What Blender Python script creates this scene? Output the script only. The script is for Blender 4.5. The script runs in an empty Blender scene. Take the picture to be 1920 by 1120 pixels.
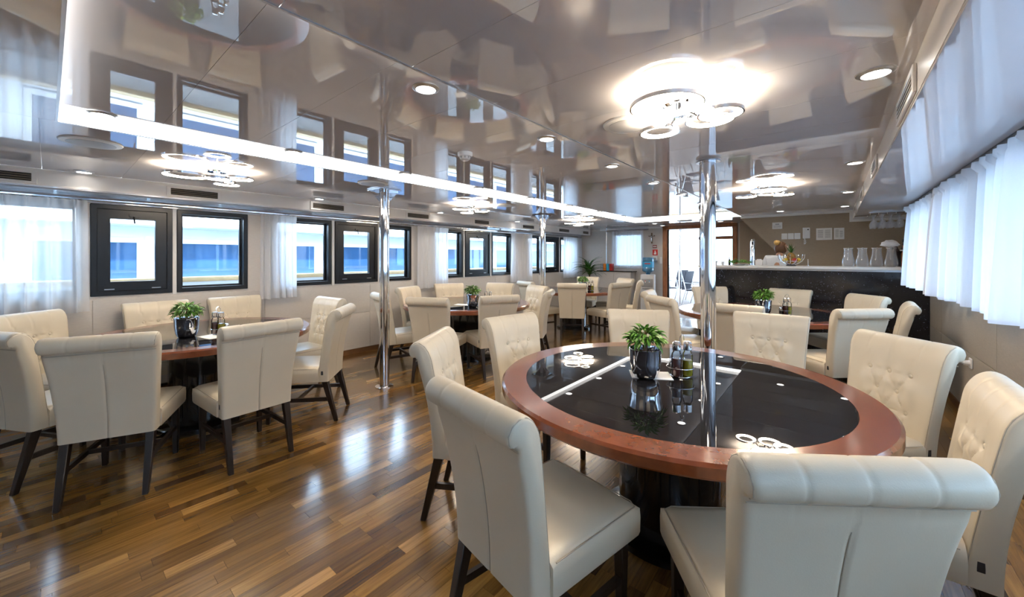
import bpy, bmesh, math, random
from mathutils import Vector, Matrix, Euler
random.seed(7)
PI = math.pi
sc = bpy.context.scene
col = sc.collection

# ---------------------------------------------------------------- camera
cam_d = bpy.data.cameras.new('camera'); cam = bpy.data.objects.new('camera', cam_d); col.objects.link(cam)
cam_d.sensor_width = 36.0; cam_d.lens = 36.0 * 724 / 1920
cam_d.shift_y = -(560 - 483) / 1920
cam_d.clip_start = 0.05; cam_d.clip_end = 300
cam.location = (0, 0, 1.40); cam.rotation_euler = (PI / 2, 0, math.radians(39.74))
sc.camera = cam
# ---------------------------------------------------------------- world and view
w = bpy.data.worlds.new('world'); sc.world = w; w.use_nodes = True
wn = w.node_tree.nodes; wl = w.node_tree.links
for n in list(wn): wn.remove(n)
wo = wn.new('ShaderNodeOutputWorld'); wb = wn.new('ShaderNodeBackground')
wb.inputs['Color'].default_value = (0.62, 0.80, 1.0, 1); wb.inputs['Strength'].default_value = 8.5
wl.new(wb.outputs[0], wo.inputs[0])
sun_d = bpy.data.lights.new('sun', 'SUN'); sun_d.energy = 9.0; sun_d.angle = 0.05; sun_d.color = (1, .98, .95)
sun = bpy.data.objects.new('sun', sun_d); col.objects.link(sun)
sun.rotation_euler = (0, math.radians(44), math.radians(12))
vs = sc.view_settings
vs.view_transform = 'Standard'; vs.look = 'None'; vs.gamma = 1.0; vs.use_curve_mapping = False; vs.exposure = 0.60
CHANDELIER_GLOW = 60.0
DOWNLIGHT_W = 5.0
STRIP_GLOW = 3.2

# ---------------------------------------------------------------- materials
MATS = {}
def new_mat(name):
    m = bpy.data.materials.new(name); m.use_nodes = True; MATS[name] = m
    nt = m.node_tree
    return m, nt, nt.nodes, nt.links, nt.nodes['Principled BSDF']
def rgb(c): return (c[0], c[1], c[2], 1)
def P(name, color, rough=.5, metal=0., var=.06, scale=8., bump=0., bscale=60., coat=0., coat_ior=1.5, ior=1.5, coat_rough=.03, emit=None, estr=0., trans=0., alpha=1., stretch=(1, 1, 1), spec=.5):
    """principled material with a noise-driven colour variation and optional fine bump"""
    m, nt, N, L, b = new_mat(name)
    tc = N.new('ShaderNodeTexCoord'); mp = N.new('ShaderNodeMapping'); mp.inputs['Scale'].default_value = stretch
    L.new(tc.outputs['Object'], mp.inputs[0])
    no = N.new('ShaderNodeTexNoise'); no.inputs['Scale'].default_value = scale; no.inputs['Detail'].default_value = 3
    L.new(mp.outputs[0], no.inputs['Vector'])
    cr = N.new('ShaderNodeValToRGB')
    cr.color_ramp.elements[0].color = rgb([max(0, c * (1 - var)) for c in color]); cr.color_ramp.elements[0].position = .3
    cr.color_ramp.elements[1].color = rgb([min(1, c * (1 + var)) for c in color]); cr.color_ramp.elements[1].position = .7
    L.new(no.outputs[0], cr.inputs[0]); L.new(cr.outputs[0], b.inputs['Base Color'])
    b.inputs['Roughness'].default_value = rough; b.inputs['Metallic'].default_value = metal; b.inputs['IOR'].default_value = ior; b.inputs['Specular IOR Level'].default_value = spec
    b.inputs['Coat Weight'].default_value = coat; b.inputs['Coat IOR'].default_value = coat_ior; b.inputs['Coat Roughness'].default_value = coat_rough
    b.inputs['Transmission Weight'].default_value = trans; b.inputs['Alpha'].default_value = alpha
    if emit: b.inputs['Emission Color'].default_value = rgb(emit); b.inputs['Emission Strength'].default_value = estr
    if bump:
        n2 = N.new('ShaderNodeTexNoise'); n2.inputs['Scale'].default_value = bscale; L.new(mp.outputs[0], n2.inputs['Vector'])
        bp = N.new('ShaderNodeBump'); bp.inputs['Strength'].default_value = bump; bp.inputs['Distance'].default_value = .002
        L.new(n2.outputs[0], bp.inputs['Height']); L.new(bp.outputs[0], b.inputs['Normal'])
    return m
P('leather', (.71, .625, .485), .38, var=.03, scale=3, bump=.12, bscale=260)
P('leather_seam', (.50, .43, .33), .6, var=.05)
P('dark_wood', (.022, .013, .009), .35, var=.25, scale=12, stretch=(8, 8, 1))
P('felt_tag', (.03, .03, .035), .6)
P('mahogany', (.19, .050, .018), .22, var=.16, scale=22, stretch=(1, 1, 1), coat=.6, coat_rough=.12)
P('black_glass', (.008, .008, .010), .0, var=.05, ior=1.47)
P('black_lacquer', (.006, .006, .007), .12, var=.1, coat=.5)
P('ceiling_gloss', (.63, .61, .625), .6, var=.015, scale=1.2, coat=1., coat_ior=2.3, coat_rough=.0, spec=0.)
P('soffit_matte', (.86, .82, .78), .35, var=.02, scale=2, coat=.3, coat_rough=.1)
P('wall_panel', (.63, .59, .55), .55, var=.04, scale=30, stretch=(1, 1, 6), bump=.05, bscale=180)
P('wall_greige', (.40, .36, .305), .55, var=.05, scale=24, stretch=(1, 1, 5), bump=.05, bscale=160)
P('wall_taupe', (.36, .29, .21), .6, var=.05, scale=30, stretch=(1, 1, 5))
P('white_trim', (.80, .79, .77), .4, var=.02)
P('baseboard_wood', (.16, .075, .03), .4, var=.2, scale=10)
P('door_wood', (.35, .13, .045), .35, var=.25, scale=9, stretch=(6, 6, 1))
P('black_metal', (.008, .009, .012), .30, var=.1, spec=.35)
P('chrome', (.86, .86, .88), .06, metal=1., var=.02)
P('dark_chrome', (.60, .61, .65), .05, metal=1., var=.03)
P('steel_brushed', (.55, .56, .58), .28, metal=1., var=.05)
P('white_plastic', (.80, .80, .80), .35, var=.02)
P('grey_plastic', (.42, .42, .43), .4, var=.03)
P('vent_dark', (.015, .013, .012), .6)
P('vent_slat', (.30, .25, .19), .5)
P('paper', (.82, .82, .80), .7, var=.02)
P('paper_text', (.25, .25, .27), .8)
P('red_sign', (.62, .035, .025), .5, var=.05)
P('sign_dark_red', (.22, .03, .03), .5, var=.05)
P('leaf', (.085, .23, .025), .38, var=.45, scale=25)
P('leaf_dark', (.045, .14, .022), .38, var=.45, scale=12)
P('salad_green', (.14, .30, .05), .5, var=.4, scale=40)
P('stem', (.16, .10, .05), .7, var=.2)
P('soil', (.03, .018, .01), .9, var=.3, scale=60)
P('oil', (.42, .36, .02), .06, var=.05, coat=1.)
P('vinegar', (.10, .02, .012), .06, var=.05, coat=1.)
P('salt', (.75, .75, .74), .6)
P('pepper', (.10, .085, .07), .8, var=.4, scale=200)
P('blue_bottle', (.10, .33, .58), .08, var=.08, trans=.45, coat=.6)
P('blue_label', (.05, .42, .75), .4, var=.03)
P('red_print', (.72, .05, .06), .4)
P('orange', (.85, .25, .03), .4); P('cyan', (.03, .38, .60), .4); P('red', (.55, .04, .03), .4); P('yellow', (.85, .60, .05), .4)
P('wine_glass_dark', (.03, .012, .015), .08, coat=1.); P('purple', (.12, .05, .30), .4)
P('sea', (.07, .13, .17), .12, var=.3, scale=.6, bump=.4, bscale=3)
P('boat_white', (.84, .86, .88), .35, var=.02, scale=2)
P('boat_glass', (.035, .09, .19), .06, var=.25, scale=1.3, coat=1.)
P('boat_wood', (.62, .42, .22), .4, var=.12, scale=10)
P('deck_floor', (.27, .19, .15), .5, var=.1, scale=14, stretch=(8, 1, 1))
P('deck_weave', (.05, .055, .075), .6, var=.2, scale=60)
P('umbrella_cloth', (.40, .22, .18), .7, var=.06)
P('skin', (.60, .33, .21), .5, var=.06); P('hair', (.16, .07, .03), .5, var=.4, scale=30, stretch=(1, 1, 6)); P('hair_blond', (.62, .36, .10), .5, var=.3, scale=30)
P('tee', (.86, .86, .86), .8, var=.03); P('trousers', (.03, .03, .04), .8)
P('pineapple', (.36, .19, .04), .6, var=.4, scale=50, bump=.6, bscale=45)
P('cloth_white', (.84, .84, .86), .8, var=.03)
P('downlight_glow', (1, 1, 1), .5, emit=(1, .95, .88), estr=9)
P('strip_glow', (.95, .95, .92), .5, emit=(1, .985, .95), estr=STRIP_GLOW)
P('ring_glow', (1, .95, .9), .5, emit=(1, .83, .62), estr=CHANDELIER_GLOW)

def sheer(name, color, dif, trl, trn):
    m, nt, N, L, b = new_mat(name); N.remove(b); out = N['Material Output']
    tc = N.new('ShaderNodeTexCoord'); wv = N.new('ShaderNodeTexNoise'); wv.inputs['Scale'].default_value = 220
    L.new(tc.outputs['Object'], wv.inputs['Vector'])
    cr = N.new('ShaderNodeValToRGB'); cr.color_ramp.elements[0].color = rgb([c * .94 for c in color]); cr.color_ramp.elements[1].color = rgb(color)
    L.new(wv.outputs[0], cr.inputs[0])
    d = N.new('ShaderNodeBsdfDiffuse'); t = N.new('ShaderNodeBsdfTranslucent'); p = N.new('ShaderNodeBsdfTransparent')
    L.new(cr.outputs[0], d.inputs[0]); L.new(cr.outputs[0], t.inputs[0])
    m1 = N.new('ShaderNodeMixShader'); m1.inputs[0].default_value = trl / (dif + trl); L.new(d.outputs[0], m1.inputs[1]); L.new(t.outputs[0], m1.inputs[2])
    m2 = N.new('ShaderNodeMixShader'); m2.inputs[0].default_value = trn; L.new(m1.outputs[0], m2.inputs[1]); L.new(p.outputs[0], m2.inputs[2])
    L.new(m2.outputs[0], out.inputs[0])
    return m
sheer('curtain_sheer', (.93, .94, .96), .5, .5, .30)
sheer('curtain_dense', (.93, .94, .97), .45, .55, .06)
sheer('curtain_bright', (.86, .88, .94), .5, .5, .10)

def glassy(name, tint, refl, rough=0.):
    """thin clear sheet: see-through with a mirror coat by angle"""
    m, nt, N, L, b = new_mat(name); N.remove(b); out = N['Material Output']
    t = N.new('ShaderNodeBsdfTransparent'); t.inputs[0].default_value = rgb(tint)
    g = N.new('ShaderNodeBsdfGlossy'); g.inputs['Roughness'].default_value = rough
    lw = N.new('ShaderNodeLayerWeight'); lw.inputs['Blend'].default_value = refl
    no = N.new('ShaderNodeTexNoise'); no.inputs['Scale'].default_value = 2
    mu = N.new('ShaderNodeMath'); mu.operation = 'MULTIPLY_ADD'; mu.inputs[1].default_value = .02; L.new(no.outputs[0], mu.inputs[0]); L.new(lw.outputs['Fresnel'], mu.inputs[2])
    mx = N.new('ShaderNodeMixShader'); L.new(mu.outputs[0], mx.inputs[0]); L.new(t.outputs[0], mx.inputs[1]); L.new(g.outputs[0], mx.inputs[2])
    L.new(mx.outputs[0], out.inputs[0])
    return m
glassy('window_glass', (.86, .93, .98), .12)
glassy('clear_glass', (.975, .985, .995), .25)
def painted_sheen(name):
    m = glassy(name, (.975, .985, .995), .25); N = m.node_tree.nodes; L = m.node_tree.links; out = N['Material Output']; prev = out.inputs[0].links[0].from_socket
    d = N.new('ShaderNodeBsdfDiffuse'); d.inputs[0].default_value = (.9, .93, 1, 1); t = N.new('ShaderNodeBsdfTranslucent'); t.inputs[0].default_value = (.9, .93, 1, 1)  # pale bluish diffuse mixed in to stand for window highlights on the glass
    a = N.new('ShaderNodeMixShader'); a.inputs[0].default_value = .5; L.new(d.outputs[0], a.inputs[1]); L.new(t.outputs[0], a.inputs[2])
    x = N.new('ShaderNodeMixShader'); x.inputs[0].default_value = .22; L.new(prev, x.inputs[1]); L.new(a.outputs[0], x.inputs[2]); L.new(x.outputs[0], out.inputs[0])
painted_sheen('pitcher_glass')

def make_granite():
    m, nt, N, L, b = new_mat('granite')
    tc = N.new('ShaderNodeTexCoord')
    v = N.new('ShaderNodeTexVoronoi'); v.inputs['Scale'].default_value = 62; L.new(tc.outputs['Object'], v.inputs['Vector'])
    cr = N.new('ShaderNodeValToRGB'); cr.color_ramp.elements[0].position = .16; cr.color_ramp.elements[0].color = (.26, .31, .40, 1)
    cr.color_ramp.elements[1].position = .24; cr.color_ramp.elements[1].color = (.012, .012, .016, 1)
    L.new(v.outputs['Distance'], cr.inputs[0])
    n2 = N.new('ShaderNodeTexNoise'); n2.inputs['Scale'].default_value = 26; L.new(tc.outputs['Object'], n2.inputs['Vector'])
    c2 = N.new('ShaderNodeValToRGB'); c2.color_ramp.elements[0].position = .52; c2.color_ramp.elements[1].position = .62
    L.new(n2.outputs[0], c2.inputs[0])
    mx = N.new('ShaderNodeMix'); mx.data_type = 'RGBA'; L.new(c2.outputs[0], mx.inputs[0]); mx.inputs[6].default_value = (.012, .012, .016, 1); L.new(cr.outputs[0], mx.inputs[7])
    L.new(mx.outputs[2], b.inputs['Base Color']); b.inputs['Roughness'].default_value = .12
make_granite()

def make_floor_mat():
    m, nt, N, L, b = new_mat('plank_wood')
    ge = N.new('ShaderNodeNewGeometry'); oi = N.new('ShaderNodeObjectInfo')
    ad = N.new('ShaderNodeMath'); ad.operation = 'ADD'; L.new(ge.outputs['Random Per Island'], ad.inputs[0]); L.new(oi.outputs['Random'], ad.inputs[1])
    fr = N.new('ShaderNodeMath'); fr.operation = 'FRACT'; L.new(ad.outputs[0], fr.inputs[0])
    cr = N.new('ShaderNodeValToRGB'); e = cr.color_ramp
    e.elements[0].position = 0; e.elements[0].color = (.095, .042, .014, 1)
    e.elements[1].position = 1; e.elements[1].color = (.56, .32, .115, 1)
    for p, c in ((.12, (.16, .078, .020, 1)), (.5, (.26, .132, .030, 1)), (.84, (.34, .178, .042, 1)), (.93, (.46, .255, .07, 1))):
        x = e.elements.new(p); x.color = c
    L.new(fr.outputs[0], cr.inputs[0])
    mp = N.new('ShaderNodeVectorMath'); mp.operation = 'MULTIPLY'; mp.inputs[1].default_value = (55, 3.2, 1); L.new(ge.outputs['Position'], mp.inputs[0])
    w4 = N.new('ShaderNodeMath'); w4.operation = 'MULTIPLY'; w4.inputs[1].default_value = 90; L.new(fr.outputs[0], w4.inputs[0])
    no = N.new('ShaderNodeTexNoise'); no.noise_dimensions = '4D'; no.inputs['Scale'].default_value = 1; no.inputs['Detail'].default_value = 4; no.inputs['Distortion'].default_value = .9
    L.new(mp.outputs[0], no.inputs['Vector']); L.new(w4.outputs[0], no.inputs['W'])
    gr = N.new('ShaderNodeValToRGB'); gr.color_ramp.elements[0].position = .32; gr.color_ramp.elements[0].color = (.52, .48, .45, 1); gr.color_ramp.elements[1].position = .68; gr.color_ramp.elements[1].color = (1.22, 1.2, 1.15, 1)
    L.new(no.outputs[0], gr.inputs[0])
    mx = N.new('ShaderNodeMix'); mx.data_type = 'RGBA'; mx.blend_type = 'MULTIPLY'; mx.inputs[0].default_value = .85
    L.new(cr.outputs[0], mx.inputs[6]); L.new(gr.outputs[0], mx.inputs[7]); L.new(mx.outputs[2], b.inputs['Base Color'])
    b.inputs['Roughness'].default_value = .24; b.inputs['Coat Weight'].default_value = .8; b.inputs['Coat Roughness'].default_value = .13
make_floor_mat()

# ---------------------------------------------------------------- mesh helpers
class MB:
    def __init__(s): s.v = []; s.f = []
    def add(s, vs, fs):
        o = len(s.v); s.v += [tuple(p) for p in vs]; s.f += [tuple(i + o for i in f) for f in fs]; return s
    def box(s, c, d, rot=None, taper=None):
        """c centre, d full sizes; taper (sx,sy) scales the bottom"""
        vs = []
        for z in (-1, 1):
            k = taper if (taper and z < 0) else (1, 1)
            for x, y in ((-1, -1), (1, -1), (1, 1), (-1, 1)):
                p = Vector((x * d[0] / 2 * k[0], y * d[1] / 2 * k[1], z * d[2] / 2))
                if rot: p = Euler(rot).to_matrix() @ p
                vs.append(p + Vector(c))
        return s.add(vs, [(3, 2, 1, 0), (4, 5, 6, 7), (0, 1, 5, 4), (1, 2, 6, 5), (2, 3, 7, 6), (3, 0, 4, 7)])
    def bb(s, x0, x1, y0, y1, z0, z1): return s.box(((x0 + x1) / 2, (y0 + y1) / 2, (z0 + z1) / 2), (abs(x1 - x0), abs(y1 - y0), abs(z1 - z0)))
    def prism4(s, bot, top):
        return s.add(list(bot) + list(top), [(3, 2, 1, 0), (4, 5, 6, 7), (0, 1, 5, 4), (1, 2, 6, 5), (2, 3, 7, 6), (3, 0, 4, 7)])
    def tube(s, pts, r, n=10, closed=False, cap=True):
        pts = [Vector(p) for p in pts]; m = len(pts); rr = r if isinstance(r, (list, tuple)) else [r] * m
        up = Vector((0, 0, 1)); rings = []; ref = None
        for i in range(m):
            a = pts[i - 1] if (i > 0 or closed) else pts[i]; b = pts[(i + 1) % m] if (i < m - 1 or closed) else pts[i]
            t = (b - a).normalized()
            if ref is None: ref = t.orthogonal() if abs(t.dot(up)) > .95 else up
            x = (ref - t * ref.dot(t)).normalized(); y = t.cross(x); ref = x
            rings.append([pts[i] + (x * math.cos(2 * PI * k / n) + y * math.sin(2 * PI * k / n)) * rr[i] for k in range(n)])
        fs = []
        for i in range(m if closed else m - 1):
            j = (i + 1) % m
            for k in range(n):
                l = (k + 1) % n; fs.append((i * n + k, i * n + l, j * n + l, j * n + k))
        if cap and not closed: fs += [tuple(range(n - 1, -1, -1)), tuple((m - 1) * n + k for k in range(n))]
        return s.add([p for g in rings for p in g], fs)
    def cyl(s, p0, p1, r0, r1=None, n=24): return s.tube([p0, p1], [r0, r0 if r1 is None else r1], n)
    def lathe(s, prof, n=32, c=(0, 0, 0)):
        """profile (r,z) from bottom to top, closed at r=0 ends"""
        vs = []; fs = []; idx = []
        for r, z in prof:
            if r < 1e-6: idx.append([len(vs)]); vs.append((c[0], c[1], c[2] + z))
            else:
                idx.append(list(range(len(vs), len(vs) + n)))
                vs += [(c[0] + r * math.cos(2 * PI * k / n), c[1] + r * math.sin(2 * PI * k / n), c[2] + z) for k in range(n)]
        for a, b in zip(idx, idx[1:]):
            for k in range(n):
                l = (k + 1) % n
                if len(a) == 1 and len(b) == 1: continue
                if len(a) == 1: fs.append((a[0], b[l], b[k]))
                elif len(b) == 1: fs.append((a[k], a[l], b[0]))
                else: fs.append((a[k], a[l], b[l], b[k]))
        return s.add(vs, fs)
    def band(s, prof, n=48, c=(0, 0, 0)):
        """closed cross-section (r,z) swept round the z axis"""
        m = len(prof); vs = []; fs = []
        for k in range(n):
            a = 2 * PI * k / n
            vs += [(c[0] + r * math.cos(a), c[1] + r * math.sin(a), c[2] + z) for r, z in prof]
        for k in range(n):
            l = (k + 1) % n
            for i in range(m):
                j = (i + 1) % m; fs.append((k * m + i, l * m + i, l * m + j, k * m + j))
        return s.add(vs, fs)
    def grid(s, fn, nu, nv):
        vs = [fn(i / nu, j / nv) for j in range(nv + 1) for i in range(nu + 1)]
        fs = [(j * (nu + 1) + i, j * (nu + 1) + i + 1, (j + 1) * (nu + 1) + i + 1, (j + 1) * (nu + 1) + i) for j in range(nv) for i in range(nu)]
        return s.add(vs, fs)
    def ball(s, c, r, n=12, m=8):
        r = r if isinstance(r, (tuple, list)) else (r, r, r)
        o = len(s.v); s.lathe([(math.sin(PI * i / m) if 0 < i < m else 0, -math.cos(PI * i / m)) for i in range(m + 1)], n)
        for i in range(o, len(s.v)):
            p = s.v[i]; s.v[i] = (p[0] * r[0] + c[0], p[1] * r[1] + c[1], p[2] * r[2] + c[2])
        return s
    def extrude_poly(s, poly, axis, a0, a1):
        """poly of 2D points extruded along an axis ('x': (y,z), 'y': (x,z), 'z': (x,y))"""
        def mk(p, a): return {'x': (a, p[0], p[1]), 'y': (p[0], a, p[1]), 'z': (p[0], p[1], a)}[axis]
        n = len(poly)
        return s.add([mk(p, a0) for p in poly] + [mk(p, a1) for p in poly], [tuple(range(n))[::-1], tuple(range(n, 2 * n))] + [(i, (i + 1) % n, n + (i + 1) % n, n + i) for i in range(n)])
    def mesh(s, name, mat, bevel=0., seg=2, smooth=True, angle=35):
        me = bpy.data.meshes.new(name); me.from_pydata(s.v, [], s.f)
        bm = bmesh.new(); bm.from_mesh(me); bmesh.ops.recalc_face_normals(bm, faces=bm.faces)
        if bevel: bmesh.ops.bevel(bm, geom=[e for e in bm.edges if len(e.link_faces) == 2 and e.calc_face_angle(0) > .5], offset=bevel, segments=seg, affect='EDGES', profile=.5)
        bm.to_mesh(me); bm.free()
        if smooth:
            me.polygons.foreach_set('use_smooth', [True] * len(me.polygons)); me.set_sharp_from_angle(angle=math.radians(angle))
        me.materials.append(MATS[mat]); return me
    def build(s, name, mat, parent=None, loc=(0, 0, 0), rot=(0, 0, 0), **k):
        return link(name, s.mesh(name, mat, **k), parent, loc, rot)
def link(name, me, parent=None, loc=(0, 0, 0), rot=(0, 0, 0)):
    o = bpy.data.objects.new(name, me); col.objects.link(o); o.parent = parent; o.location = loc; o.rotation_euler = rot
    return o
def tag(o, label, cat, group=None):
    o['label'] = label; o['category'] = cat
    if group: o['group'] = group
    return o
def thing(name, label, cat, loc=(0, 0, 0), rz=0., group=None):
    o = link(name, None, None, loc, (0, 0, rz)); o.empty_display_size = .1
    return tag(o, label, cat, group)
def struct(o):
    o['kind'] = 'structure'; return o
def children_of(o): return [c for c in col.objects if c.parent is o]
def copy_tree(o, kids, parent=None):
    c = o.copy(); col.objects.link(c); c.parent = parent
    for ch, sub in kids: copy_tree(ch, sub, c)
    return c
def tree(o): return [(c, tree(c)) for c in children_of(o)]
def dup(o, kids, loc, rz, label, group=None):
    c = copy_tree(o, kids); c.location = loc; c.rotation_euler = (0, 0, rz); c['label'] = label
    if group: c['group'] = group
    return c

# ---------------------------------------------------------------- dimensions of the saloon
XL, XR = -5.36, .90          # side walls
YB, YF = 9.40, -2.60         # end wall by the door, wall behind the photographer
C = 2.135                    # lower ceiling
TX0, TX1, TY0, TY1 = -3.22, -1.25, .03, 7.95   # raised tray
TZ = C + .05
SL, SR, SZ = -5.05, .235, 1.985               # soffit faces and their lower edge

# ---------------------------------------------------------------- floor
fl = struct(MB().bb(XL - .1, XR + .1, YF - .1, YB, -.12, -.012).build('floor', 'baseboard_wood', smooth=False))
PW = .068
LENS = [.26, .34, .42, .50, .62, .76]
plank_me = [MB().bb(-PW / 2 + .0005, PW / 2 - .0005, .0005, l - .0005, -.012, 0).mesh('plank', 'plank_wood', smooth=False) for l in LENS]
S_, C_ = math.sin(math.radians(39.74)), math.cos(math.radians(39.74))
def to_px(x, y, z):
    d = -S_ * x + C_ * y; r = C_ * x + S_ * y
    if d < .1: return None
    return 960 + 724 * r / d, 483 - 724 * (z - 1.4) / d, d
planks = []
nx = int((XR - XL) / PW) + 1
for i in range(nx):
    x = XL + (i + .5) * PW; y = YF - random.random() * .5
    while y < YB - .02:
        k = random.randrange(6); planks.append((x, y, k)); y += LENS[k]
def plank_size(p):
    q = to_px(p[0], p[1] + LENS[p[2]] / 2, 0)
    if not q or not (-10 < q[0] < 1930 and q[1] < 1130): return 0
    if -1.5 < p[0] < .35 and 1.2 < p[1] + .2 < 3.0: return 0     # under the nearest table
    if p[0] > -.95 and p[1] < 2.2: return 0
    return LENS[p[2]] / q[2] ** 3
order = sorted(planks, key=plank_size, reverse=True)
for x, y, k in order[:300]: link('plank', plank_me[k], fl, (x, y, 0))
mb = MB()
for x, y, k in order[300:]: mb.bb(x - PW / 2 + .0005, x + PW / 2 - .0005, y + .0005, min(YB, y + LENS[k]) - .0005, -.012, 0)
o = mb.build('planking', 'plank_wood', fl, smooth=False); o['kind'] = 'stuff'

# ---------------------------------------------------------------- ceiling: slab, panels in strips, raised tray with a lit edge
ce = struct(MB().bb(XL - .1, XR + .1, YF - .1, YB + .1, TZ + .03, TZ + .12).build('ceiling', 'white_trim', smooth=False))
def ypos():
    ys = [-.03 + .464 * k for k in range(-6, 22)]
    return [y for y in ys if YF < y < YB]
cuts = ypos()
def strips(x0, x1, y0, y1, z, name='ceiling_panel'):
    ys = [y0] + [y for y in cuts if y0 + .06 < y < y1 - .06] + [y1]
    for a, b in zip(ys, ys[1:]):
        MB().bb(x0 + .0007, x1 - .0007, a + .0007, b - .0007, z, z + .03).build(name, 'ceiling_gloss', ce, smooth=False)
strips(SL, TX0, YF, YB, C); strips(TX1, SR, YF, YB, C)
strips(TX0, TX1, YF, TY0, C); strips(TX0, TX1, TY1, YB, C)
strips(TX0, TX1, TY0, TY1, TZ)
# glowing band round the inside of the tray
for nm, (x0, x1, y0, y1) in (('light_strip', (TX0 - .012, TX0, TY0, TY1)), ('light_strip', (TX1, TX1 + .012, TY0, TY1)), ('light_strip', (TX0, TX1, TY0 - .012, TY0)), ('light_strip', (TX0, TX1, TY1, TY1 + .012))):
    MB().bb(x0, x1, y0, y1, C + .001, TZ).build(nm, 'strip_glow', ce, smooth=False)
for (x0, x1, y0, y1) in ((TX0 - .004, TX0 + .006, TY0, TY1), (TX1 - .006, TX1 + .004, TY0, TY1), (TX0, TX1, TY0 - .004, TY0 + .006), (TX0, TX1, TY1 - .006, TY1 + .004)):
    MB().bb(x0, x1, y0, y1, C - .004, C).build('edge_profile', 'steel_brushed', ce, smooth=False)

# soffits along both sides
def soffit(name, x_face, x_wall, y1):
    s = struct(MB().bb(min(x_face, x_wall), max(x_face, x_wall), YF, y1, SZ + .012, C).build(name, 'soffit_matte', smooth=False))
    MB().bb(min(x_face, x_wall) + .002, max(x_face, x_wall) - .002, YF, y1, SZ, SZ + .012).build('underside_panel', 'ceiling_gloss', s, smooth=False)
    return s
sofL = soffit('trim_1', SL, XL, YB); sofR = soffit('trim_2', SR, XR, 7.95)

# ---------------------------------------------------------------- walls
def holed_wall(name, axis, pos, thick, u0, u1, z0, z1, holes, mat):
    """wall slab normal to an axis with rectangular openings, one connected mesh"""
    us = sorted({u0, u1, *[h[0] for h in holes], *[h[1] for h in holes]}); zs = sorted({z0, z1, *[h[2] for h in holes], *[h[3] for h in holes]})
    us = [u for u in us if u0 <= u <= u1]; zs = [z for z in zs if z0 <= z <= z1]
    def solid(i, j):
        if not (0 <= i < len(us) - 1 and 0 <= j < len(zs) - 1): return False
        u = (us[i] + us[i + 1]) / 2; z = (zs[j] + zs[j + 1]) / 2
        return not any(h[0] < u < h[1] and h[2] < z < h[3] for h in holes)
    idx = {}; m = MB()
    def vid(i, j, s):
        k = (i, j, s)
        if k not in idx:
            p = pos + s * thick; idx[k] = len(m.v); m.v.append((p, us[i], zs[j]) if axis == 'x' else (us[i], p, zs[j]))
        return idx[k]
    for i in range(len(us) - 1):
        for j in range(len(zs) - 1):
            if not solid(i, j): continue
            for s in (0, 1): m.f.append((vid(i, j, s), vid(i + 1, j, s), vid(i + 1, j + 1, s), vid(i, j + 1, s)))
            for di, dj, a, b in ((-1, 0, (i, j), (i, j + 1)), (1, 0, (i + 1, j), (i + 1, j + 1)), (0, -1, (i, j), (i + 1, j)), (0, 1, (i, j + 1), (i + 1, j + 1))):
                if not solid(i + di, j + dj): m.f.append((vid(*a, 0), vid(*b, 0), vid(*b, 1), vid(*a, 1)))
    return struct(m.build(name, mat, smooth=False))
WZ0, WZ1 = 1.035, 1.905
# (y0, y1, tilting sash?)
WIN = [(-2.0, -1.30, 0), (-1.2, -.55, 1), (-.48, .205, 0), (.259, .837, 1), (.88, 1.516, 0), (1.80, 2.511, 0), (2.571, 3.22, 1), (3.29, 3.83, 0), (4.28, 4.985, 0), (5.056, 5.736, 1), (5.785, 6.42, 0), (6.95, 7.54, 0), (7.62, 8.29, 1), (8.36, 9.05, 0)]
WT = .12
wallL = holed_wall('wall_left', 'x', XL, -WT, YF, YB, 0, C, [(a, b, WZ0, WZ1) for a, b, _ in WIN], 'wall_panel')
def wall_panels(parent, axis, pos, dirn, ub, zb, mat='wall_panel'):
    for a, b in zip(ub, ub[1:]):
        for z0, z1 in zip(zb, zb[1:]):
            t = .009 * dirn
            if axis == 'x': MB().bb(pos, pos + t, a + .0025, b - .0025, z0 + .003, z1 - .003).build('wall_panel', mat, parent, smooth=False)
            else: MB().bb(a + .002, b - .002, pos, pos + t, z0 + .002, z1 - .002).build('wall_panel', mat, parent, smooth=False)
wall_panels(wallL, 'x', XL, 1, [YF, -1.1, .27, 1.7, 3.1, 4.5, 5.9, 7.4, YB], [.07, .592, 1.0])
o = struct(MB().bb(XL, XL + .014, YF, YB, 0, .07).build('baseboard_left', 'baseboard_wood', smooth=False))

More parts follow.
